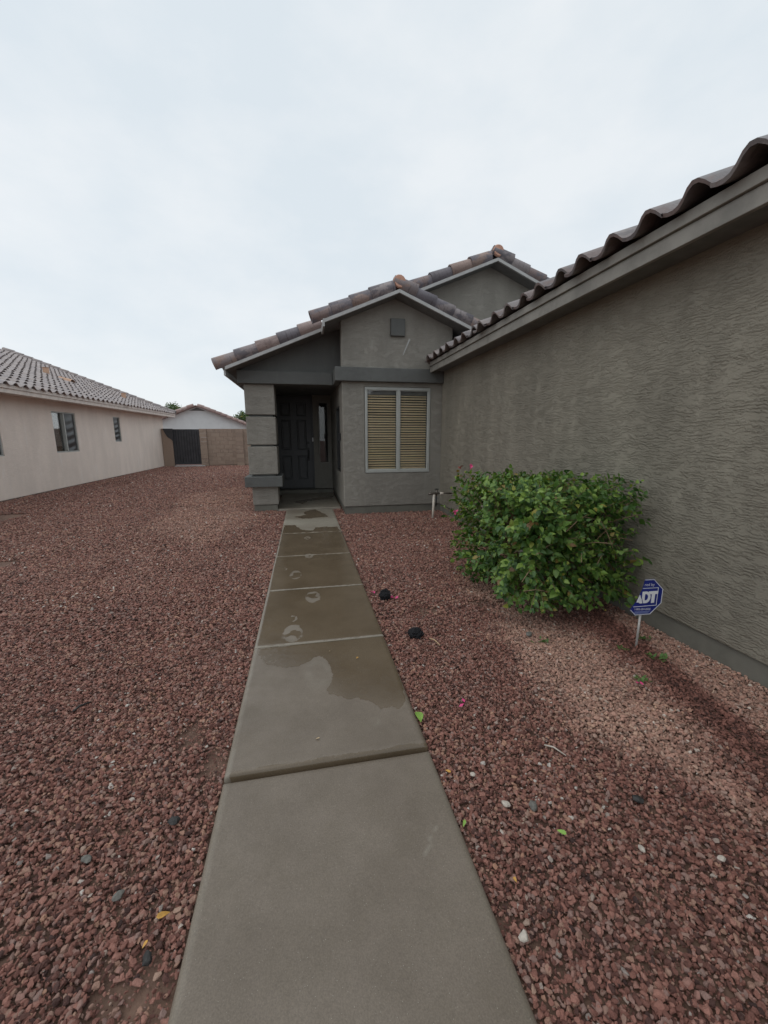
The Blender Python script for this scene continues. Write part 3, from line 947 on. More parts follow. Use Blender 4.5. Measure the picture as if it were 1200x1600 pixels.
nroof = nm.build('roof', MAT['nfascia'], nb)
MB().box(NE - .03, NE + .004, 4.0, 22.85, 2.475, 2.605).build('fascia_board', MAT['nfascia'], nroof, 0.004)
MB().box(NE + .006, NE + .030, 4.0, 22.85, 2.575, 2.662).build('fascia_trim', MAT['nfascia'], nroof, 0.004)
MB().box(NX, NE - .03, 4.0, 22.80, 2.49, 2.51).build('soffit', MAT['nfascia'], nroof)
MB().prism([(-14, NY1 - .1, 2.6), (NX, NY1 - .1, 2.6), (NX, NY1 - .1, zn(NX) + .01), (-14, NY1 - .1, zn(-14) + .01)], (0, .1, 0)).build('gable_wall', MAT['nwall'], nb)
st_n = s_tile_mesh('tile', MAT['ntile'], hb=.060, th=.013)
roof_tiles(nroof, 'tile', st_n, (NE + .07, 9.6, zn(NE + .07) + .05), (-1, 0, NS), (0, 1, 0), 21, 42, 290, MAT['ntile'],
           keyf=lambda o, r_, c: abs(o.y - 10.2) * 0.8 + r_ * 0.36 + (0 if o.y > 10 else 5), jit=0.012, tilt=0.14, hb=.060, th=.013)
ntr = barrel_tile_mesh('rake_tile', mat=MAT['ntile'])
for i in range(20):
    d = Vector((-1, 0, NS)).normalized()
    o = Vector((NE + .06, 22.80, zn(NE + .06) + .13)) + d * (i * .385)
    link('rake_tile', ntr, nroof, (), frame(o, d + Vector((0, 0, -.03)), (NS, 0, 1)))
def roof_vent(x, y, r_=.13, h=.16, half=False):
    z = zn(x) + .07
    m = MB()
    if half:                       # half-round hooded vent lying down the slope
        n = 8
        pts0 = [(x + .22, y + math.cos(math.pi * j / n) * r_ * 1.3, z - .09 + math.sin(math.pi * j / n) * r_ * 1.2) for j in range(n + 1)]
        pts1 = [(x - .20, y + math.cos(math.pi * j / n) * r_ * 1.0, z + .09 + math.sin(math.pi * j / n) * r_ * .7) for j in range(n + 1)]
        m.add(pts0 + pts1, [(j, j + 1, n + 2 + j, n + 1 + j) for j in range(n)] + [tuple(range(n + 1, 2 * n + 2))])
    else:
        m.tube([(x, y, z - .1), (x, y, z + h), (x, y, z + h + .02)], [r_ * .8, r_ * .8, r_], 10)
    return m.build('roof_vent', MAT['vent'], nroof, smooth=False)
roof_vent(-9.3, 17.6, .12, .24)
roof_vent(-8.75, 17.75, .15, .1, True)
roof_vent(-7.75, 20.1, .11, .22)
# windows: frame > panes, screens
for wi, (y0, y1, z0, z1) in enumerate(NW):
    fm = MB()
    X0, X1 = NX - .10, NX - .015
    fr = .035
    for q in ((y0, y0 + fr, z0 + fr, z1 - fr), (y1 - fr, y1, z0 + fr, z1 - fr), (y0, y1, z0, z0 + fr), (y0, y1, z1 - fr, z1)):
        fm.box(X0, X1, q[0] + .002, q[1] - .002, q[2] + .002, q[3] - .002)
    ymid = 13.77
    if wi == 1:
        fm.box(X0, X1 + .012, ymid - .025, ymid + .025, z0 + fr, z1 - fr)
    wo_ = fm.build('window', MAT['win_frame'], nb, 0.003)
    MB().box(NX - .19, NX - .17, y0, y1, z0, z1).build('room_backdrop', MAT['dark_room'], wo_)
    spans = [(y0 + fr, y1 - fr)] if wi != 1 else [(y0 + fr, ymid - .025), (ymid + .025, y1 - fr)]
    for si, (a, b) in enumerate(spans):
        if wi == 1 and si == 0:
            MB().box(NX - .075, NX - .071, a, b, z0 + fr, z1 - fr).build('pane', MAT['glass'], wo_)
            MB().box(NX - .16, NX - .15, a, b, z1 - .36, z1 - fr).build('roller_blind', MAT['curtain'], wo_)
            cv = MB()
            for q in range(4):
                ya = a + .10 + q * .085
                cv.prism([(NX - .14, ya, z1 - .36), (NX - .125, ya + .06, z1 - .36), (NX - .125, ya + .16, z0 + .18), (NX - .14, ya + .10, z0 + .18)], (-.008, 0, 0))
            cv.build('drape', MAT['curtain'], wo_)
            MB().box(NX - .13, NX - .115, a + .05, a + .19, z0 + fr, z0 + .22).build('paper_tag', MAT['white'], wo_)
        else:
            nu, nz = 8, 30
            vs, fs = [], []
            for j in range(nz + 1):
                for i in range(nu + 1):
                    zz = z0 + fr + (z1 - z0 - 2 * fr) * j / nz
                    yy = a + (b - a) * i / nu
                    bow = math.sin(math.pi * i / nu)
                    t = j / nz
                    dx = bow * (.009 * math.sin(t * 31 + 0.9 * math.sin(i * .7) + wi) * (1.25 - t) + .010)
                    vs.append((NX - .045 + dx, yy, zz))
            for j in range(nz):
                for i in range(nu):
                    q = j * (nu + 1) + i
                    fs.append((q, q + 1, q + nu + 2, q + nu + 1))
            MB().add(vs, fs).build('sun_screen', MAT['screen'], wo_, smooth=True)

# ================================================================== BLOCK WALL, GATE, HOUSE BEHIND
GY = 22.0
gw = thing('garden_wall', (-4.3, GY, 0), 'tan concrete block wall with pilasters closing the side yard', 'wall')
bh, bl, gap = 0.203, 0.406, 0.010
blk = bpy.data.meshes.new('block')
bx = MB().box(0, bl - gap, 0, .20, 0, bh - gap)
blk.from_pydata(bx.v, [], bx.f)
blk.materials.append(MAT['block'])
half = bpy.data.meshes.new('block_half')
bx = MB().box(0, bl / 2 - gap, 0, .20, 0, bh - gap)
half.from_pydata(bx.v, [], bx.f)
half.materials.append(MAT['block'])
def block_run(x0, ncol, y, rows=9, z0=0.07):
    for r_ in range(rows):
        z = z0 + r_ * bh
        x = x0
        if r_ % 2:
            link('block', half, gw, (), Matrix.Translation((x, y + random.uniform(-.004, .004), z)))
            x += bl / 2
        for c in range(ncol - (1 if r_ % 2 else 0)):
            link('block', blk, gw, (), Matrix.Translation((x, y + random.uniform(-.004, .004), z)))
            x += bl
        if r_ % 2:
            link('block', half, gw, (), Matrix.Translation((x, y + random.uniform(-.004, .004), z)))
block_run(-4.86, 8, GY)
MB().box(-4.86, -1.62, GY + .02, GY + .18, -.1, 1.89).build('mortar_core', MAT['block'], gw)
for px0, px1 in ((-5.19, -4.87), (-3.46, -3.10)):
    for r_ in range(9):
        MB().box(px0, px1, GY - .09, GY + .24, -.02 + r_ * .213, .185 + r_ * .213).build('pilaster_block', MAT['block'], gw)
MB().box(-6.98, -6.50, GY - .02, GY + .18, -.1, 1.895).build('end_panel', MAT['block'], gw)
gate = thing('yard_gate', (-5.8, GY, 0.1), 'dark metal side gate of upright slats between beige house and block pilaster', 'gate')
n = 10
gx0, gx1 = -6.46, -5.205
for i in range(n):
    a = gx0 + (gx1 - gx0) * i / n
    MB().box(a + .012, a + (gx1 - gx0) / n - .012, GY + .03, GY + .05, 0.10, 1.87).build('slat', MAT['gate'], gate)
fm = MB()
fm.box(gx0, gx1, GY + .051, GY + .09, .10, .15).box(gx0, gx1, GY + .051, GY + .09, 1.80, 1.87).box(gx0, gx1, GY + .051, GY + .09, .95, 1.0)
fm.box(gx0 - .03, gx0, GY + .02, GY + .08, .05, 1.87).box(gx1, gx1 + .012, GY + .02, GY + .08, .05, 1.87)
fm.box(gx0, gx1, GY + .092, GY + .096, .10, 1.86)
fm.build('gate_frame', MAT['gate'], gate)
MB().prism([(-6.90, GY - .05, 1.895), (-6.44, GY - .05, 1.895), (-6.44, GY - .05, 1.22), (-6.52, GY - .05, 1.34), (-6.72, GY - .05, 1.50), (-6.82, GY - .05, 1.70)], (0, .025, 0)).build('corner_plate', MAT['gate'], gate)  # dark curved plate in front of the end panel
MB().box(-6.42, -5.0, GY - .35, GY + .02, -.05, .055).build('threshold', MAT['barge'], gate)

bk = thing('white_house', (-7.2, 31, 0), 'white stucco house with a low rose-tiled gable, showing above the block wall', 'house')
WXc, WZc, WY = -7.35, 3.60, 31.0
MB().prism([(-13.5, WY, 0), (-2.0, WY, 0), (-2.0, WY, WZc - .40 * 5.35), (WXc, WY, WZc), (-13.5, WY, WZc - .40 * 6.15)], (0, .3, 0)).build('gable_wall', MAT['wwall'], bk)
wr = MB()
sloped(wr, WXc, WZc + .02, -1.6, WZc + .02 - .40 * 5.75, WY - .4, WY + 9)
sloped(wr, WXc, WZc + .02, -13.9, WZc + .02 - .40 * 6.55, WY - .4, WY + 9)
wroof = wr.build('roof', MAT['rtile'], bk)
wt = barrel_tile_mesh('rake_tile', n=5, mat=MAT['rtile'])
for sgn in (1, -1):
    d = Vector((-sgn, 0, .40)).normalized()
    for i in range(15):
        o = Vector((WXc + sgn * 5.75, WY - .36, WZc - .40 * 5.75 + .15)) + d * (i * .40)
        link('rake_tile', wt, wroof, (), frame(o, d + Vector((0, 0, -.05)), (sgn * .4, 0, 1)))
MB().prism([(WXc - .55, WY - .01, WZc - .30), (WXc + .55, WY - .01, WZc - .30), (WXc, WY - .01, WZc - .08)], (0, .02, 0)).build('gable_vent', MAT['soffit'], bk)

# ================================================================== TREES BEHIND
def leaf_cloud(n, c, rad, size, seed, lumps=9):
    rs = np.random.default_rng(seed)
    cen = []
    for _ in range(lumps):
        v = rs.normal(size=3)
        v /= np.linalg.norm(v)
        cen.append((np.array(c) + v * np.array(rad) * rs.uniform(.35, .8), rs.uniform(.28, .5)))
    mb = MB()
    for i in range(n):
        q, s = cen[rs.integers(lumps)]
        p_ = q + rs.normal(size=3) * np.array(rad) * s * .55
        a = rs.normal(size=3)
        a /= np.linalg.norm(a)
        b = np.cross(a, rs.normal(size=3))
        b /= np.linalg.norm(b)
        L = size * rs.uniform(.6, 1.4)
        mb.poly([p_ - a * L, p_ + b * L * .4, p_ + a * L, p_ - b * L * .4])
    return mb, cen
def tree(loc, h, rad, label, seed, n=2200, size=.10):
    t = thing('tree', loc, label, 'tree')
    c = (loc[0], loc[1], h - rad[2])
    mb, cen = leaf_cloud(n, c, rad, size, seed)
    cr_ = mb.build('crown', MAT['tree_leaf'], t)
    cr_['kind'] = 'stuff'
    tr = MB()
    tr.tube([loc, (loc[0] + .1, loc[1], h * .35), (loc[0], loc[1], h * .6)], [.17, .13, .08], 8)
    for q, s in cen[:6]:
        tr.tube([(loc[0] + .05, loc[1], h * .45), tuple((np.array((loc[0], loc[1], h * .5)) + q) / 2 + np.array((0, 0, .1))), tuple(q)], [.07, .045, .02], 5)
    tr.build('trunk', MAT['bark'], t)
tree((-11.6, 40.5, 0), 4.75, (1.0, 1.0, 1.0), 'small green tree crown peeking over the beige eave beside the white gable', 3, 1800, .10)
tree((-4.55, 38.0, 0), 4.35, (1.5, 1.3, 1.1), 'green tree crown rising behind the rose-tiled roof beside the stucco column', 5, 2600, .10)

# ================================================================== BUSH
def leaf_mesh(name, L, W, fold, curl, mat):
    """ovate leaf folded on the midrib: 12 triangles"""
    st = [(0.0, 0.0), (.18, .78), (.42, 1.0), (.70, .66), (1.0, 0.0)]
    vs, fs = [], []
    mid, lf, rg_ = [], [], []
    for t, w in st:
        z = -curl * L * t * t
        mid.append(len(vs)); vs.append((t * L, 0, z))
        if w > 0:
            lf.append(len(vs)); vs.append((t * L - .06 * L * w, W * w * .5, z + fold * W * w * .5))
            rg_.append(len(vs)); vs.append((t * L - .06 * L * w, -W * w * .5, z + fold * W * w * .5))
    for side, flip in ((lf, False), (rg_, True)):
        seq = [(mid[0], side[0], mid[1])]
        for q in range(2):
            seq += [(mid[q + 1], side[q], side[q + 1]), (mid[q + 1], side[q + 1], mid[q + 2])]
        seq.append((mid[3], side[2], mid[4]))
        fs += [tuple(s[::-1]) if flip else s for s in seq]
    me = bpy.data.meshes.new(name)
    me.from_pydata(vs, [], fs)
    me.polygons.foreach_set('use_smooth', [True] * len(fs))
    me.materials.append(mat)
    return me, vs, fs

bush = thing('flowering_bush', (2.02, 3.40, 0), 'leafy green bougainvillea bush with a few pink bracts beside the garage wall', 'bush')
LV = [leaf_mesh('leaf', L, W, f, c, MAT['leaf']) for L, W, f, c in ((.049, .035, .35, .18), (.042, .030, .25, .30), (.062, .044, .45, .12), (.035, .025, .30, .10), (.052, .038, .15, .35))]
BC, BR = Vector((2.045, 3.27, 0.61)), Vector((0.585, 0.80, 0.53))
def bush_radius(d):
    """boxy clipped mass with lumps, drawn in towards the foot"""
    a = [abs(d[i]) / BR[i] for i in range(3)]
    e = 7.0
    r_ = (a[0] ** e + a[1] ** e + a[2] ** e) ** (-1 / e)
    q = Vector(d) * 2.1
    r_ *= 1 + .10 * mnoise.noise(q + Vector((3, 1, 7))) + .06 * mnoise.noise(q * 2.7)
    return r_
leaves = []
tw = MB()
rs = random.Random(5)
for s in range(880):
    q3 = [rs.uniform(-1, 1), rs.uniform(-1, 1), rs.uniform(-.9, 1)]
    fx_ = rs.choice((0, 0, 1, 1, 1, 2, 2, 2))
    q3[fx_] = (1 if rs.random() < .78 else -1) if fx_ == 2 else (-1 if rs.random() < .66 else 1)
    d = Vector((q3[0] * BR.x, q3[1] * BR.y, q3[2] * BR.z)).normalized()
    rad = bush_radius(d)
    tipf = rs.uniform(.78, 1.03) if s > 90 else rs.uniform(1.0, 1.07)
    tip = BC + d * rad * tipf
    if tip.z < .22:
        k_ = (tip.z + .05) / .27
        tip.x = BC.x + (tip.x - BC.x) * (.62 + .38 * max(k_, 0))
        tip.y = BC.y + (tip.y - BC.y) * (.70 + .30 * max(k_, 0))
    tip.z = max(tip.z, .05)
    tip.x = min(tip.x, GX - .04)
    root = BC + Vector(((tip.x - BC.x) * .45, (tip.y - BC.y) * .45, (tip.z - BC.z) * .45 - .10))
    root.z = max(root.z, .12)
    sag = Vector((rs.uniform(-.05, .05), rs.uniform(-.05, .05), rs.uniform(-.03, .06)))
    P_ = [root.lerp(tip, u) + sag * math.sin(math.pi * u) for u in (0, .25, .5, .75, 1)]
    if s % 2 == 0:
        tw.tube(P_, [.0045, .004, .0032, .0025, .0015], 4, False)
    nl = rs.randint(11, 17)
    ax = (tip - root).normalized()
    for q in range(nl):
        u = 1 - (q / nl) ** 1.2 * .70
        seg = min(int(u * 4), 3)
        pos = P_[seg].lerp(P_[seg + 1], u * 4 - seg)
        sd_ = ax.cross(Vector((rs.gauss(0, 1), rs.gauss(0, 1), rs.gauss(0, 1))))
        if sd_.length < .01:
            continue
        sd_.normalize()
        out = (sd_ * 1.0 + ax * .55 + d * .35 + Vector((0, 0, -.25))).normalized()
        nrm = (d * .8 + Vector((0, 0, .85)) + Vector((rs.gauss(0, .38), rs.gauss(0, .38), rs.gauss(0, .3)))).normalized()
        nrm = (nrm - out * nrm.dot(out)).normalized()
        M = frame(pos + out * .006, out, nrm)
        sc_ = rs.uniform(.65, 1.30) * (1.0 if q > 1 else .75)
        M = M @ Matrix.Scale(sc_, 4)
        pos2 = M.translation
        if pos2.x > GX - .02 or pos2.z < .015:
            continue
        leaves.append((-(pos - BC).dot(Vector((-.5, -.75, .45))) + (pos - Vector((0, 0, 1.5))).length * .3, rs.randrange(5), M))
leaves.sort(key=lambda q: q[0])
fol = MB()
for i, (kk, li, M) in enumerate(leaves):
    if i < 290:
        link('leaf', LV[li][0], bush, (), M)
    else:
        fol.add([M @ Vector(v) for v in LV[li][1]], LV[li][2])
fo = fol.build('foliage', MAT['leaf'], bush, smooth=True)
fo['kind'] = 'stuff'
# main stems
for s in range(16):
    t = rs.uniform(0, 2 * math.pi)
    e_ = BC + Vector((math.cos(t) * .38, math.sin(t) * .55, rs.uniform(-.25, .35)))
    tw.tube([(2.05 + rs.uniform(-.06, .06), 3.38 + rs.uniform(-.08, .08), -.02), (2.05 + math.cos(t) * .12, 3.38 + math.sin(t) * .16, .22), e_], [.016, .012, .005], 6)
for s in range(26):     # bare pruned sticks showing through the front
    p0 = BC + Vector((rs.uniform(-.45, .35), rs.uniform(-.75, -.35), rs.uniform(-.35, .30)))
    dv = Vector((rs.uniform(-1, 1), rs.uniform(-.8, .2), rs.uniform(-.25, .45))).normalized() * rs.uniform(.12, .26)
    tw.tube([p0, p0 + dv * .5 + Vector((0, 0, .015)), p0 + dv], [.004, .0035, .0025], 5)
tw.build('twigs', MAT['twig'], bush, smooth=True)
def bract(c, mat, s=.03, n=7, seed=0):
    r_ = random.Random(seed)
    m = MB()
    for q in range(n):
        d = Vector((r_.gauss(0, 1), r_.gauss(0, 1), r_.gauss(.2, 1))).normalized()
        b = d.cross(Vector((r_.gauss(0, 1), r_.gauss(0, 1), 1))).normalized() * s * .5
        c_ = Vector(c)
        m.poly([c_, c_ + d * s * .6 + b, c_ + d * s * 1.25, c_ + d * s * .6 - b])
    return m.build('flower', MAT[mat], bush)
bract((1.745, 4.02, 1.175), 'pink', .030, 8, 1)
bract((1.66, 4.10, 1.175), 'rust', .026, 6, 2)
bract((1.43, 3.62, .77), 'pink', .030, 7, 3)
bract((1.92, 3.20, .93), 'rust', .035, 7, 4)
bract((1.72, 2.62, .74), 'rust', .02, 4, 6)

# ================================================================== YARD SIGN
SX, SY = 2.297, 2.22
sign = thing('yard_sign', (SX, SY, 0), 'blue octagonal security yard sign with its left side broken away, on a metal stake', 'sign')
sign.rotation_euler = (0, 0, R(-9))
WL[sign.name] = Vector((0, 0, 0))          # children below are in the sign's own axes
MB().tube([(0, .012, -.10), (0, .012, .30)], .0085, 10).build('stake', MAT['sign_post'], sign, smooth=True)
U = 0.00026
def sp(x, y):                               # board outline in its own small units
    return ((x - 523) * U, .252 + (1215 - y) * U)
OUT = [(502, 185), (752, 180), (1033, 465), (1033, 870), (751, 1190), (338, 1215), (187, 1070), (262, 930), (347, 800), (396, 650), (455, 490), (483, 330)]
O2 = [sp(*q) for q in OUT]
MB().prism([(x, -.002, z) for x, z in O2], (0, .004, 0)).build('board', MAT['sign_blue'], sign)
def strip(pts, w, mat, name, y=-.0032, closed=False):
    m = MB()
    P2 = [Vector((x, z)) for x, z in pts]
    segs = list(zip(P2, P2[1:] + ([P2[0]] if closed else [])))
    for a, b in (segs if closed else segs[:len(P2) - 1]):
        d = (b - a).normalized()
        nn = Vector((-d.y, d.x)) * w / 2
        a2, b2 = a - d * w * .4, b + d * w * .4
        m.prism([(q.x, y, q.y) for q in (a2 + nn, b2 + nn, b2 - nn, a2 - nn)], (0, .0012, 0))
        y -= .00005
    return m.build(name, MAT[mat], sign)
ins = [(x + (0.0028 if x < .03 else -.0028), z) for x, z in O2]
def inset(pts, d):
    c = Vector((sum(p_[0] for p_ in pts) / len(pts), sum(p_[1] for p_ in pts) / len(pts)))
    return [tuple(Vector(p_) + (c - Vector(p_)).normalized() * d) for p_ in pts]
rim = inset(O2, .004)
strip(rim[0:7], .0040, 'sign_white', 'border')
strip([sp(468, 440), sp(890, 425), sp(890, 925), sp(268, 965)], .0034, 'sign_white', 'box_line')
# emblem letters (the first one cut by the break)
lt = MB()
def letter(polys):
    for pl in polys:
        lt.prism([(*sp(*q)[:1], -.0036, sp(*q)[1]) for q in pl], (0, .0018, 0))
letter([[(395, 640), (412, 625), (437, 700), (425, 760), (345, 800)], [(333, 838), (345, 800), (425, 760), (470, 752), (476, 790), (400, 842)], [(400, 842), (476, 790), (500, 862), (425, 870)], [(437, 700), (470, 752), (425, 760)]])
# D as outer and inner arcs
do = [(470, 535), (575, 530)] + [(575 + 130 * math.sin(R(a)), 696 - 166 * math.cos(R(a))) for a in range(15, 181, 15)] + [(520, 862)]
di = [(545, 605), (575, 604)] + [(575 + 62 * math.sin(R(a)), 694 - 90 * math.cos(R(a))) for a in range(15, 181, 15)] + [(552, 786)]
for q in range(len(do) - 1):
    letter([[do[q], do[q + 1], di[min(q + 1, len(di) - 1)], di[q]]])
letter([[do[-1], (470, 690), (545, 700), di[-1]], [(470, 690), do[0], di[0], (545, 700)]])
letter([[(640, 530), (900, 515), (898, 600), (822, 606), (822, 850), (735, 858), (735, 610), (660, 606)]])
lt.build('emblem', MAT['sign_white'], sign)
def text(body, size, x, y, mat, name, squash=1.0):
    cu = bpy.data.curves.new('txt', 'FONT')
    cu.body = body
    cu.size = size
    tmp = bpy.data.objects.new('txt', cu)
    COL.objects.link(tmp)
    bpy.context.view_layer.update()
    dg = bpy.context.evaluated_depsgraph_get()
    me = bpy.data.meshes.new_from_object(tmp.evaluated_get(dg))
    bpy.data.objects.remove(tmp)
    x0, z0 = sp(x, y)
    for v in me.vertices:
        v.co = (x0 + v.co.x * squash, -.0034, z0 + v.co.y)
    me.materials.clear()
    me.materials.append(MAT[mat])
    return link(name, me, sign)
text('red by', .029, 500, 370, 'sign_white', 'lettering', .95)
text('1-800-284-0000', .0225, 295, 1062, 'sign_white', 'phone_number', .80)
for q in range(3):
    strip([sp(318, 1110 + q * 26), sp(740 - q * 28, 1095 + q * 26)], .0022, 'sign_pale', 'fine_print')

# ================================================================== HOSE BIB
PX, PY = 2.295, 6.90
tap = thing('garden_faucet', (PX, PY, 0), 'upright pale pipe with a valve and side outlet in the corner by the bay', 'faucet')
MB().tube([(PX - .012, PY, -.08), (PX, PY, .20), (PX + .006, PY, .455)], .021, 12).build('riser_pipe', MAT['pvc'], tap, smooth=True)
b = MB()
b.tube([(PX - .10, PY, .462), (PX - .06, PY, .468), (PX + .02, PY, .470), (PX + .10, PY, .468)], [.014, .022, .026, .018], 10)
b.tube([(PX - .055, PY - .01, .47), (PX - .055, PY - .01, .52)], .007, 8)
b.tube([(PX + .10, PY, .468), (GX + .01, PY, .462)], .013, 10)
b.tube([(PX + .055, PY, .41), (PX + .055, PY, .53)], [.014, .020], 10)
b.build('valve_body', MAT['brass'], tap, smooth=True)
hd = MB()
for a in range(4):
    t = math.pi * a / 4
    hd.tube([(PX + .055 - math.cos(t) * .04, PY - math.sin(t) * .04, .545), (PX + .055 + math.cos(t) * .04, PY + math.sin(t) * .04, .545)], .006, 6)
hd.tube([(PX + .055, PY, .525), (PX + .055, PY, .556)], .01, 8)
hd.build('valve_handle', MAT['black'], tap)
MB().tube([(PX + .12, PY, .469), (PX + .19, PY, .467)], .021, 12).build('union_nut', MAT['pvc'], tap, smooth=True)
MB().tube([(PX + .055, PY, .41), (PX + .06, PY + .01, .30), (PX + .055, PY + .02, .22)], [.014, .012, .011], 8).build('drain_stub', MAT['black'], tap, smooth=True)

# ================================================================== LOOSE THINGS ON THE GRAVEL
def lump(name, loc, size, mat, label, cat, seed, group=None, rough=.22, sub=3, squash=(1, 1, .8), fuzz=0.0):
    bm = bmesh.new()
    bmesh.ops.create_icosphere(bm, subdivisions=sub, radius=1)
    off = Vector((seed * 3.7, seed * 1.3, seed * 2.1))
    for v in bm.verts:
        q = v.co.copy()
        f_ = 1 + rough * mnoise.noise(q * 1.5 + off) + rough * .8 * mnoise.noise(q * 3.6 + off) + fuzz * mnoise.noise(q * 11 + off)
        v.co = Vector((q.x * squash[0], q.y * squash[1], q.z * squash[2])) * f_ * size
    me = bpy.data.meshes.new(name)
    bm.to_mesh(me)
    bm.free()
    me.materials.append(MAT[mat])
    o = link(name, me)
    o.location = loc
    o.rotation_euler = (0, 0, seed * 1.1)
    return setp(o, label, cat, group)
lump('black_clump', (0.685, 3.42, .045), .054, 'clump', 'upright black fuzzy lump on the gravel beside the fourth slab, farther from the camera', 'lump', 1, 'black lumps beside the walkway', .28, 4, (1, .95, 1.0), .22)
lump('black_clump', (0.772, 2.69, .030), .052, 'clump', 'squat black fuzzy lump on the gravel by the slab joint, nearer to the camera', 'lump', 2, 'black lumps beside the walkway', .28, 4, (1.1, 1, .72), .22)

def flat_leaf(loc, L, W, mat, label, seed, cat='leaf', group=None, name='fallen_leaf'):
    me, vs, fs = leaf_mesh(name, L, W, .25, .25, MAT[mat])
    o = link(name, me)
    r_ = random.Random(seed)
    o.location = loc
    o.rotation_euler = (r_.uniform(-.35, .35), r_.uniform(-.3, .1), r_.uniform(0, 6.28))
    return setp(o, label, cat, group)
flat_leaf((0.545, 1.83, .040), .062, .050, 'leaf_lime', 'bright lime green leaf fallen at the walkway edge', 1)
flat_leaf((-0.51, 1.10, .026), .040, .017, 'leaf_gold', 'golden yellow leaf on gravel left of the nearest slab', 2)
flat_leaf((-0.515, 1.045, .024), .020, .009, 'leaf_gold', 'tiny yellow leaf scrap just below the golden leaf', 12)
flat_leaf((0.91, 1.08, .032), .034, .018, 'leaf_lime', 'small green leaf alone on the gravel right of the near slab', 3)
flat_leaf((0.588, 1.44, .022), .026, .012, 'leaf_gold', 'yellow leaf scrap beside the right edge of the wide slab joint', 4)
flat_leaf((0.560, 1.21, .030), .028, .012, 'leaf_lime', 'pale green sliver of leaf by the nearest slab edge', 14)
flat_leaf((0.645, 0.99, .024), .020, .010, 'leaf_gold', 'pale gold curled leaf near the front slab on the right gravel', 15)
flat_leaf((0.02, 1.735, .047), .022, .010, 'straw', 'tiny straw coloured leaf on the pale part of the second slab', 6)
flat_leaf((0.30, 2.42, .047), .022, .012, 'leaf_gold', 'tiny yellow leaf on the wet patch near the right slab edge', 7)
flat_leaf((0.115, 2.53, .047), .018, .010, 'straw', 'tiny pale fleck on the wet middle of the second slab', 8)
def twig(loc, L, ang, mat, label, r_=.004):
    m = MB()
    d = Vector((math.cos(ang), math.sin(ang), 0))
    p0 = Vector(loc)
    m.tube([p0, p0 + d * L * .4 + Vector((-d.y, d.x, 0)) * L * .08 + Vector((0, 0, .006)), p0 + d * L], [r_, r_, r_ * .6], 6)
    o = m.build('twig', MAT[mat], None, smooth=True)
    return setp(o, label, 'twig')
twig((0.86, 2.61, .022), .12, -1.2, 'straw', 'pale curved straw twig beside the nearer black lump')
twig((1.09, 1.50, .024), .10, -.9, 'pale_rock', 'thin whitish stick on the right gravel below the bush')
twig((-1.30, 2.23, .020), .09, .9, 'dark_rock', 'dark stick lying on the left gravel', .006)
def petals(loc, s, label, seed, n=4):
    m = MB()
    r_ = random.Random(seed)
    for q in range(n):
        c = Vector(loc) + Vector((r_.gauss(0, s * .7), r_.gauss(0, s * .7), r_.uniform(0, .006)))
        t = r_.uniform(0, 6.28)
        a = Vector((math.cos(t), math.sin(t), r_.uniform(-.2, .5))) * s
        b = Vector((-math.sin(t), math.cos(t), r_.uniform(-.2, .4))) * s * .6
        m.poly([c - a, c - b, c + a, c + b])
    o = m.build('fallen_petal', MAT['pink'], None)
    return setp(o, label, 'petal')
petals((0.815, 1.865, .028), .016, 'pink petal scrap on the gravel right of the green leaf', 1, 2)
petals((0.755, 3.40, .028), .022, 'pink petals lying against the farther black lump', 2, 4)
petals((0.585, 3.55, .028), .016, 'pink petal between the slab edge and the farther black lump', 3, 2)
petals((1.93, 1.83, .026), .016, 'magenta petal beside a small weed on the pale gravel', 4, 2)
def weed(loc, s, label, seed):
    m = MB()
    r_ = random.Random(seed)
    for q in range(16):
        t = r_.uniform(0, 6.28)
        d = Vector((math.cos(t), math.sin(t), r_.uniform(.1, .8))).normalized()
        b = Vector((-math.sin(t), math.cos(t), 0)) * s * .16
        c = Vector(loc) + Vector((r_.gauss(0, s * .45), r_.gauss(0, s * .35), 0))
        L = s * r_.uniform(.4, .9)
        m.poly([c, c + d * L * .5 + b, c + d * L, c + d * L * .5 - b])
    o = m.build('weed', MAT['leaf_weed'], None)
    return setp(o, label, 'weed')
weed((1.98, 1.86, .020), .055, 'small green weed sprouting by the magenta petal', 1)
weed((1.67, 2.40, .020), .050, 'small green weed in the pale gravel before the bush', 2)
weed((2.30, 2.05, .020), .060, 'green weed at the foot of the garage wall by the sign stake', 3)
weed((2.16, 2.20, .020), .040, 'tiny weed just left of the sign stake', 4)
weed((2.42, 2.30, .020), .050, 'dark weed tuft between the sign stake and the garage wall', 5)
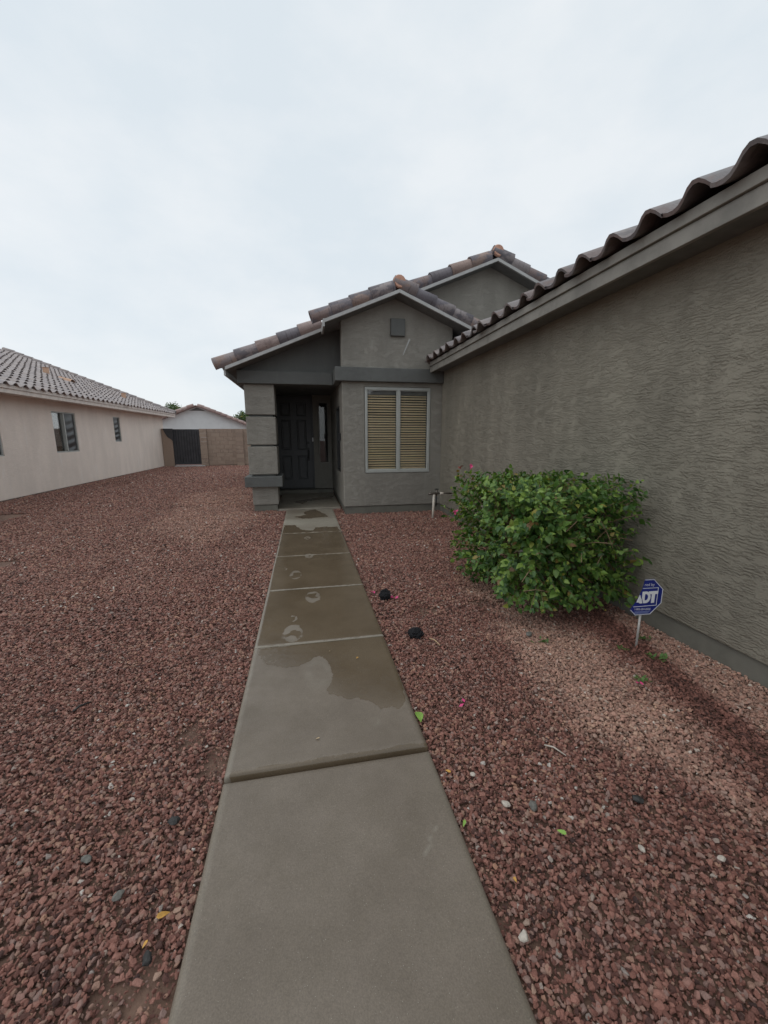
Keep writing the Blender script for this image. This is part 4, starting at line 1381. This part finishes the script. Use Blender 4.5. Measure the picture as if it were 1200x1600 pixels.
rocks = [((0.755, 1.248, .022), .0145, 'pale_rock', 'off-white angular stone on the right gravel, largest of the pale ones'),
         ((0.59, 0.832, .024), .014, 'pale_rock', 'elongated pale stone near the bottom edge right of the walkway'),
         ((1.15, 0.985, .024), .011, 'pale_rock', 'white pebble in the right gravel far from the walkway'),
         ((-0.82, 1.345, .020), .016, 'grey_rock', 'grey-green stone in the left gravel'),
         ((-0.655, 1.195, .020), .015, 'grey_rock', 'grey stone in the left gravel nearest the golden leaf'),
         ((-0.50, 1.00, .022), .015, 'dark_rock', 'black pebble beside the bare soil patch left of the walkway'),
         ((-0.555, 1.435, .024), .019, 'dark_rock', 'black angular stone near the left end of the wide joint'),
         ((1.62, 2.52, .022), .024, 'grey_rock', 'grey rock on the pale gravel in front of the bush'),
         ((0.68, 1.41, .022), .0105, 'pale_rock', 'round white pebble level with the wide slab joint'),
         ((1.40, 0.90, .024), .012, 'pale_rock', 'cream stone at the lower right of the gravel'),
         ((0.86, 1.22, .022), .018, 'grey_rock', 'flat grey stone near the off-white angular stone'),
         ((1.30, 1.16, .022), .018, 'dark_rock', 'dark stone in the middle of the right gravel')]
for i, (l, s, m_, lb) in enumerate(rocks):
    lump('loose_stone', l, s, m_, lb, 'stone', 11 + i, None, .35, 2, (1.2, .9, .65))

# ================================================================== GRAVEL
def in_poly(X, Y, poly):
    return poly_sd(X, Y, poly) > 0
DRY_R = [(2.10, 4.3), (1.55, 3.45), (1.46, 2.70), (1.33, 2.05), (1.36, 1.60), (1.50, 1.30), (1.64, 1.0), (1.78, 0.95), (1.86, 1.40), (1.93, 1.76), (2.03, 2.3), (2.05, 2.9)]
DRY_W = [(2.50, 2.75), (2.36, 2.05), (2.26, 1.55), (2.16, 1.0), (2.8, 1.0), (2.8, 2.75)]
DRY_L = [(-2.6, 6.7), (-1.6, 5.8), (-1.0, 6.6), (-0.95, 8.2), (-1.2, 10.0), (-1.9, 12.6), (-3.1, 11.2)]
BARE = [(-0.52, 0.90, .11, .15), (-0.47, 1.72, .07, .12), (-.62, 1.93, .08, .10), (0.97, 3.12, .12, .10), (-0.5, 0.70, .12, .12), (1.52, 3.20, .10, .12)]
pts = []
def scatter(x0, x1, y0, y1, dens, smin, smax):
    n = int((x1 - x0) * (y1 - y0) * dens)
    X = rng.uniform(x0, x1, n)
    Y = rng.uniform(y0, y1, n)
    keep = (X > -0.70 * Y - 1.3) & (X < 1.75 * Y + .9)
    keep &= ~((X > WX0 - .006) & (X < WX1 + .006) & (Y < 8.3))
    keep &= ~((X > -0.61) & (X < .73) & (Y > 8.2))
    keep &= ~((X > HX + .02) & (Y > HY + .02))
    keep &= X < GX + .02
    keep &= ~((X > cx0 + .05) & (X < cx1 - .045) & (Y > cy0 + .05) & (Y < cy1 - .05))
    keep &= ~((X > -1.06) & (Y > 8.8))
    keep &= ~((X > -6.42) & (X < -5.0) & (Y > GY - .35))
    for bx_, by_, a, b in BARE:
        r_ = np.hypot((X - bx_) / a, (Y - by_) / b)
        keep &= (r_ > 1) | (rng.uniform(size=n) < (.75 if smax < .008 else .16 + .30 * (r_ > .70)))
    X, Y = X[keep], Y[keep]
    s = smin + (smax - smin) * rng.beta(1.6, 2.8, X.size)
    pts.append((X, Y, s))
scatter(-2.6, 2.7, 0.30, 3.0, 7600, .0058, .0148)
scatter(-2.6, 2.7, 0.30, 3.0, 9000, .0025, .0062)
scatter(-3.5, 2.7, 3.0, 5.5, 4600, .0075, .0175)
scatter(-3.5, 2.7, 3.0, 5.5, 3000, .0035, .0070)
scatter(-5.4, 2.7, 5.5, 9.0, 2600, .0090, .0190)
scatter(-7.0, -0.5, 9.0, 14.0, 1400, .012, .023)
scatter(-7.0, -1.0, 14.0, 22.2, 800, .015, .028)
X = np.concatenate([q[0] for q in pts])
Y = np.concatenate([q[1] for q in pts])
SZ = np.concatenate([q[2] for q in pts])
N = X.size
nz = np.empty(N)
for i in range(N):
    nz[i] = mnoise.noise((X[i] * 1.6, Y[i] * 1.6, 0.0)) * .6 + mnoise.noise((X[i] * 6, Y[i] * 6, 3.0)) * .4
dry = sstep(poly_sd(X, Y, DRY_R) + nz * .34, -.14, .18) * .85
dry = np.maximum(dry, sstep(poly_sd(X, Y, DRY_W) + nz * .10, -.03, .06) * .7)
dry = np.maximum(dry, sstep(poly_sd(X, Y, DRY_L) + nz * .5, -.35, .35) * .50)
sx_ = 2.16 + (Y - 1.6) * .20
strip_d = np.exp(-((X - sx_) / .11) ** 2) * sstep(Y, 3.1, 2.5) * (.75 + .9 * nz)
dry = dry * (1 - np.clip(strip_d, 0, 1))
dry = np.maximum(dry, .10 * sstep(Y, 2.5, 6.0))  # stones slightly paler with distance
dry = np.clip(dry + rng.normal(0, .10, N) * (dry > .05), 0, 1)
tint = rng.beta(1.5, 1.6, N)
odd = rng.uniform(size=N)
tint = np.where(odd < .045, rng.uniform(.80, 1.0, N), np.clip(tint, 0, .84))
tint = np.where(odd > .9965, 1.0, tint)
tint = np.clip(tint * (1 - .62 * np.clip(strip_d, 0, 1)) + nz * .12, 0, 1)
# stones bank up very slightly away from the edges
Z = rng.uniform(-.35, .95, N) * SZ + nz * .006
gme = bpy.data.meshes.new('gravel')
gme.vertices.add(N)
gme.vertices.foreach_set('co', np.stack([X, Y, Z], -1).astype(np.float32).ravel())
def attr(nm, typ, arr, key='value'):
    a = gme.attributes.new(nm, typ, 'POINT')
    a.data.foreach_set(key, arr.ravel())
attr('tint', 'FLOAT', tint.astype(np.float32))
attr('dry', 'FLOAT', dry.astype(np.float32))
attr('pick', 'INT', rng.integers(0, 14, N).astype(np.int32))
rot = np.stack([rng.normal(0, .45, N), rng.normal(0, .45, N), rng.uniform(0, 6.283, N)], -1)
attr('rot', 'FLOAT_VECTOR', rot.astype(np.float32), 'vector')
scl = np.stack([SZ * rng.uniform(.95, 1.45, N), SZ * rng.uniform(.8, 1.1, N), SZ * rng.uniform(.55, .9, N)], -1)
attr('scl', 'FLOAT_VECTOR', scl.astype(np.float32), 'vector')
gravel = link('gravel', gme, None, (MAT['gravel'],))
setp(gravel, 'loose red-brown gravel covering the yard on both sides of the walkway', None, None, 'stuff')
stones = bpy.data.collections.new('stone_shapes')
rs = random.Random(99)
for i in range(14):
    bm = bmesh.new()
    npt = rs.randint(11, 17)
    for q in range(npt):
        v = Vector((rs.gauss(0, 1), rs.gauss(0, 1), rs.gauss(0, 1))).normalized() * rs.uniform(.82, 1.08)
        bm.verts.new(v)
    res = bmesh.ops.convex_hull(bm, input=bm.verts)
    bmesh.ops.delete(bm, geom=[e for e in res['geom_interior'] if isinstance(e, bmesh.types.BMVert)], context='VERTS')
    bmesh.ops.bevel(bm, geom=list(bm.edges), offset=.10, segments=1, affect='EDGES', clamp_overlap=True)
    bmesh.ops.recalc_face_normals(bm, faces=bm.faces)
    me = bpy.data.meshes.new('stone')
    bm.to_mesh(me)
    bm.free()
    me.materials.append(MAT['gravel'])
    stones.objects.link(bpy.data.objects.new('stone', me))
ng = bpy.data.node_groups.new('scatter_gravel', 'GeometryNodeTree')
ng.interface.new_socket('Geometry', in_out='INPUT', socket_type='NodeSocketGeometry')
ng.interface.new_socket('Geometry', in_out='OUTPUT', socket_type='NodeSocketGeometry')
gi = ng.nodes.new('NodeGroupInput')
go = ng.nodes.new('NodeGroupOutput')
iop = ng.nodes.new('GeometryNodeInstanceOnPoints')
ci = ng.nodes.new('GeometryNodeCollectionInfo')
ci.inputs['Collection'].default_value = stones
ci.inputs['Separate Children'].default_value = True
ci.inputs['Reset Children'].default_value = True
iop.inputs['Pick Instance'].default_value = True
def nattr(nm, typ):
    a = ng.nodes.new('GeometryNodeInputNamedAttribute')
    a.data_type = typ
    a.inputs['Name'].default_value = nm
    return a.outputs['Attribute']
ng.links.new(gi.outputs[0], iop.inputs['Points'])
ng.links.new(ci.outputs[0], iop.inputs['Instance'])
ng.links.new(nattr('pick', 'INT'), iop.inputs['Instance Index'])
ng.links.new(nattr('rot', 'FLOAT_VECTOR'), iop.inputs['Rotation'])
ng.links.new(nattr('scl', 'FLOAT_VECTOR'), iop.inputs['Scale'])
ng.links.new(iop.outputs[0], go.inputs[0])
md = gravel.modifiers.new('scatter', 'NODES')
md.node_group = ng
print('gravel stones', N, 'leaves', len(leaves))
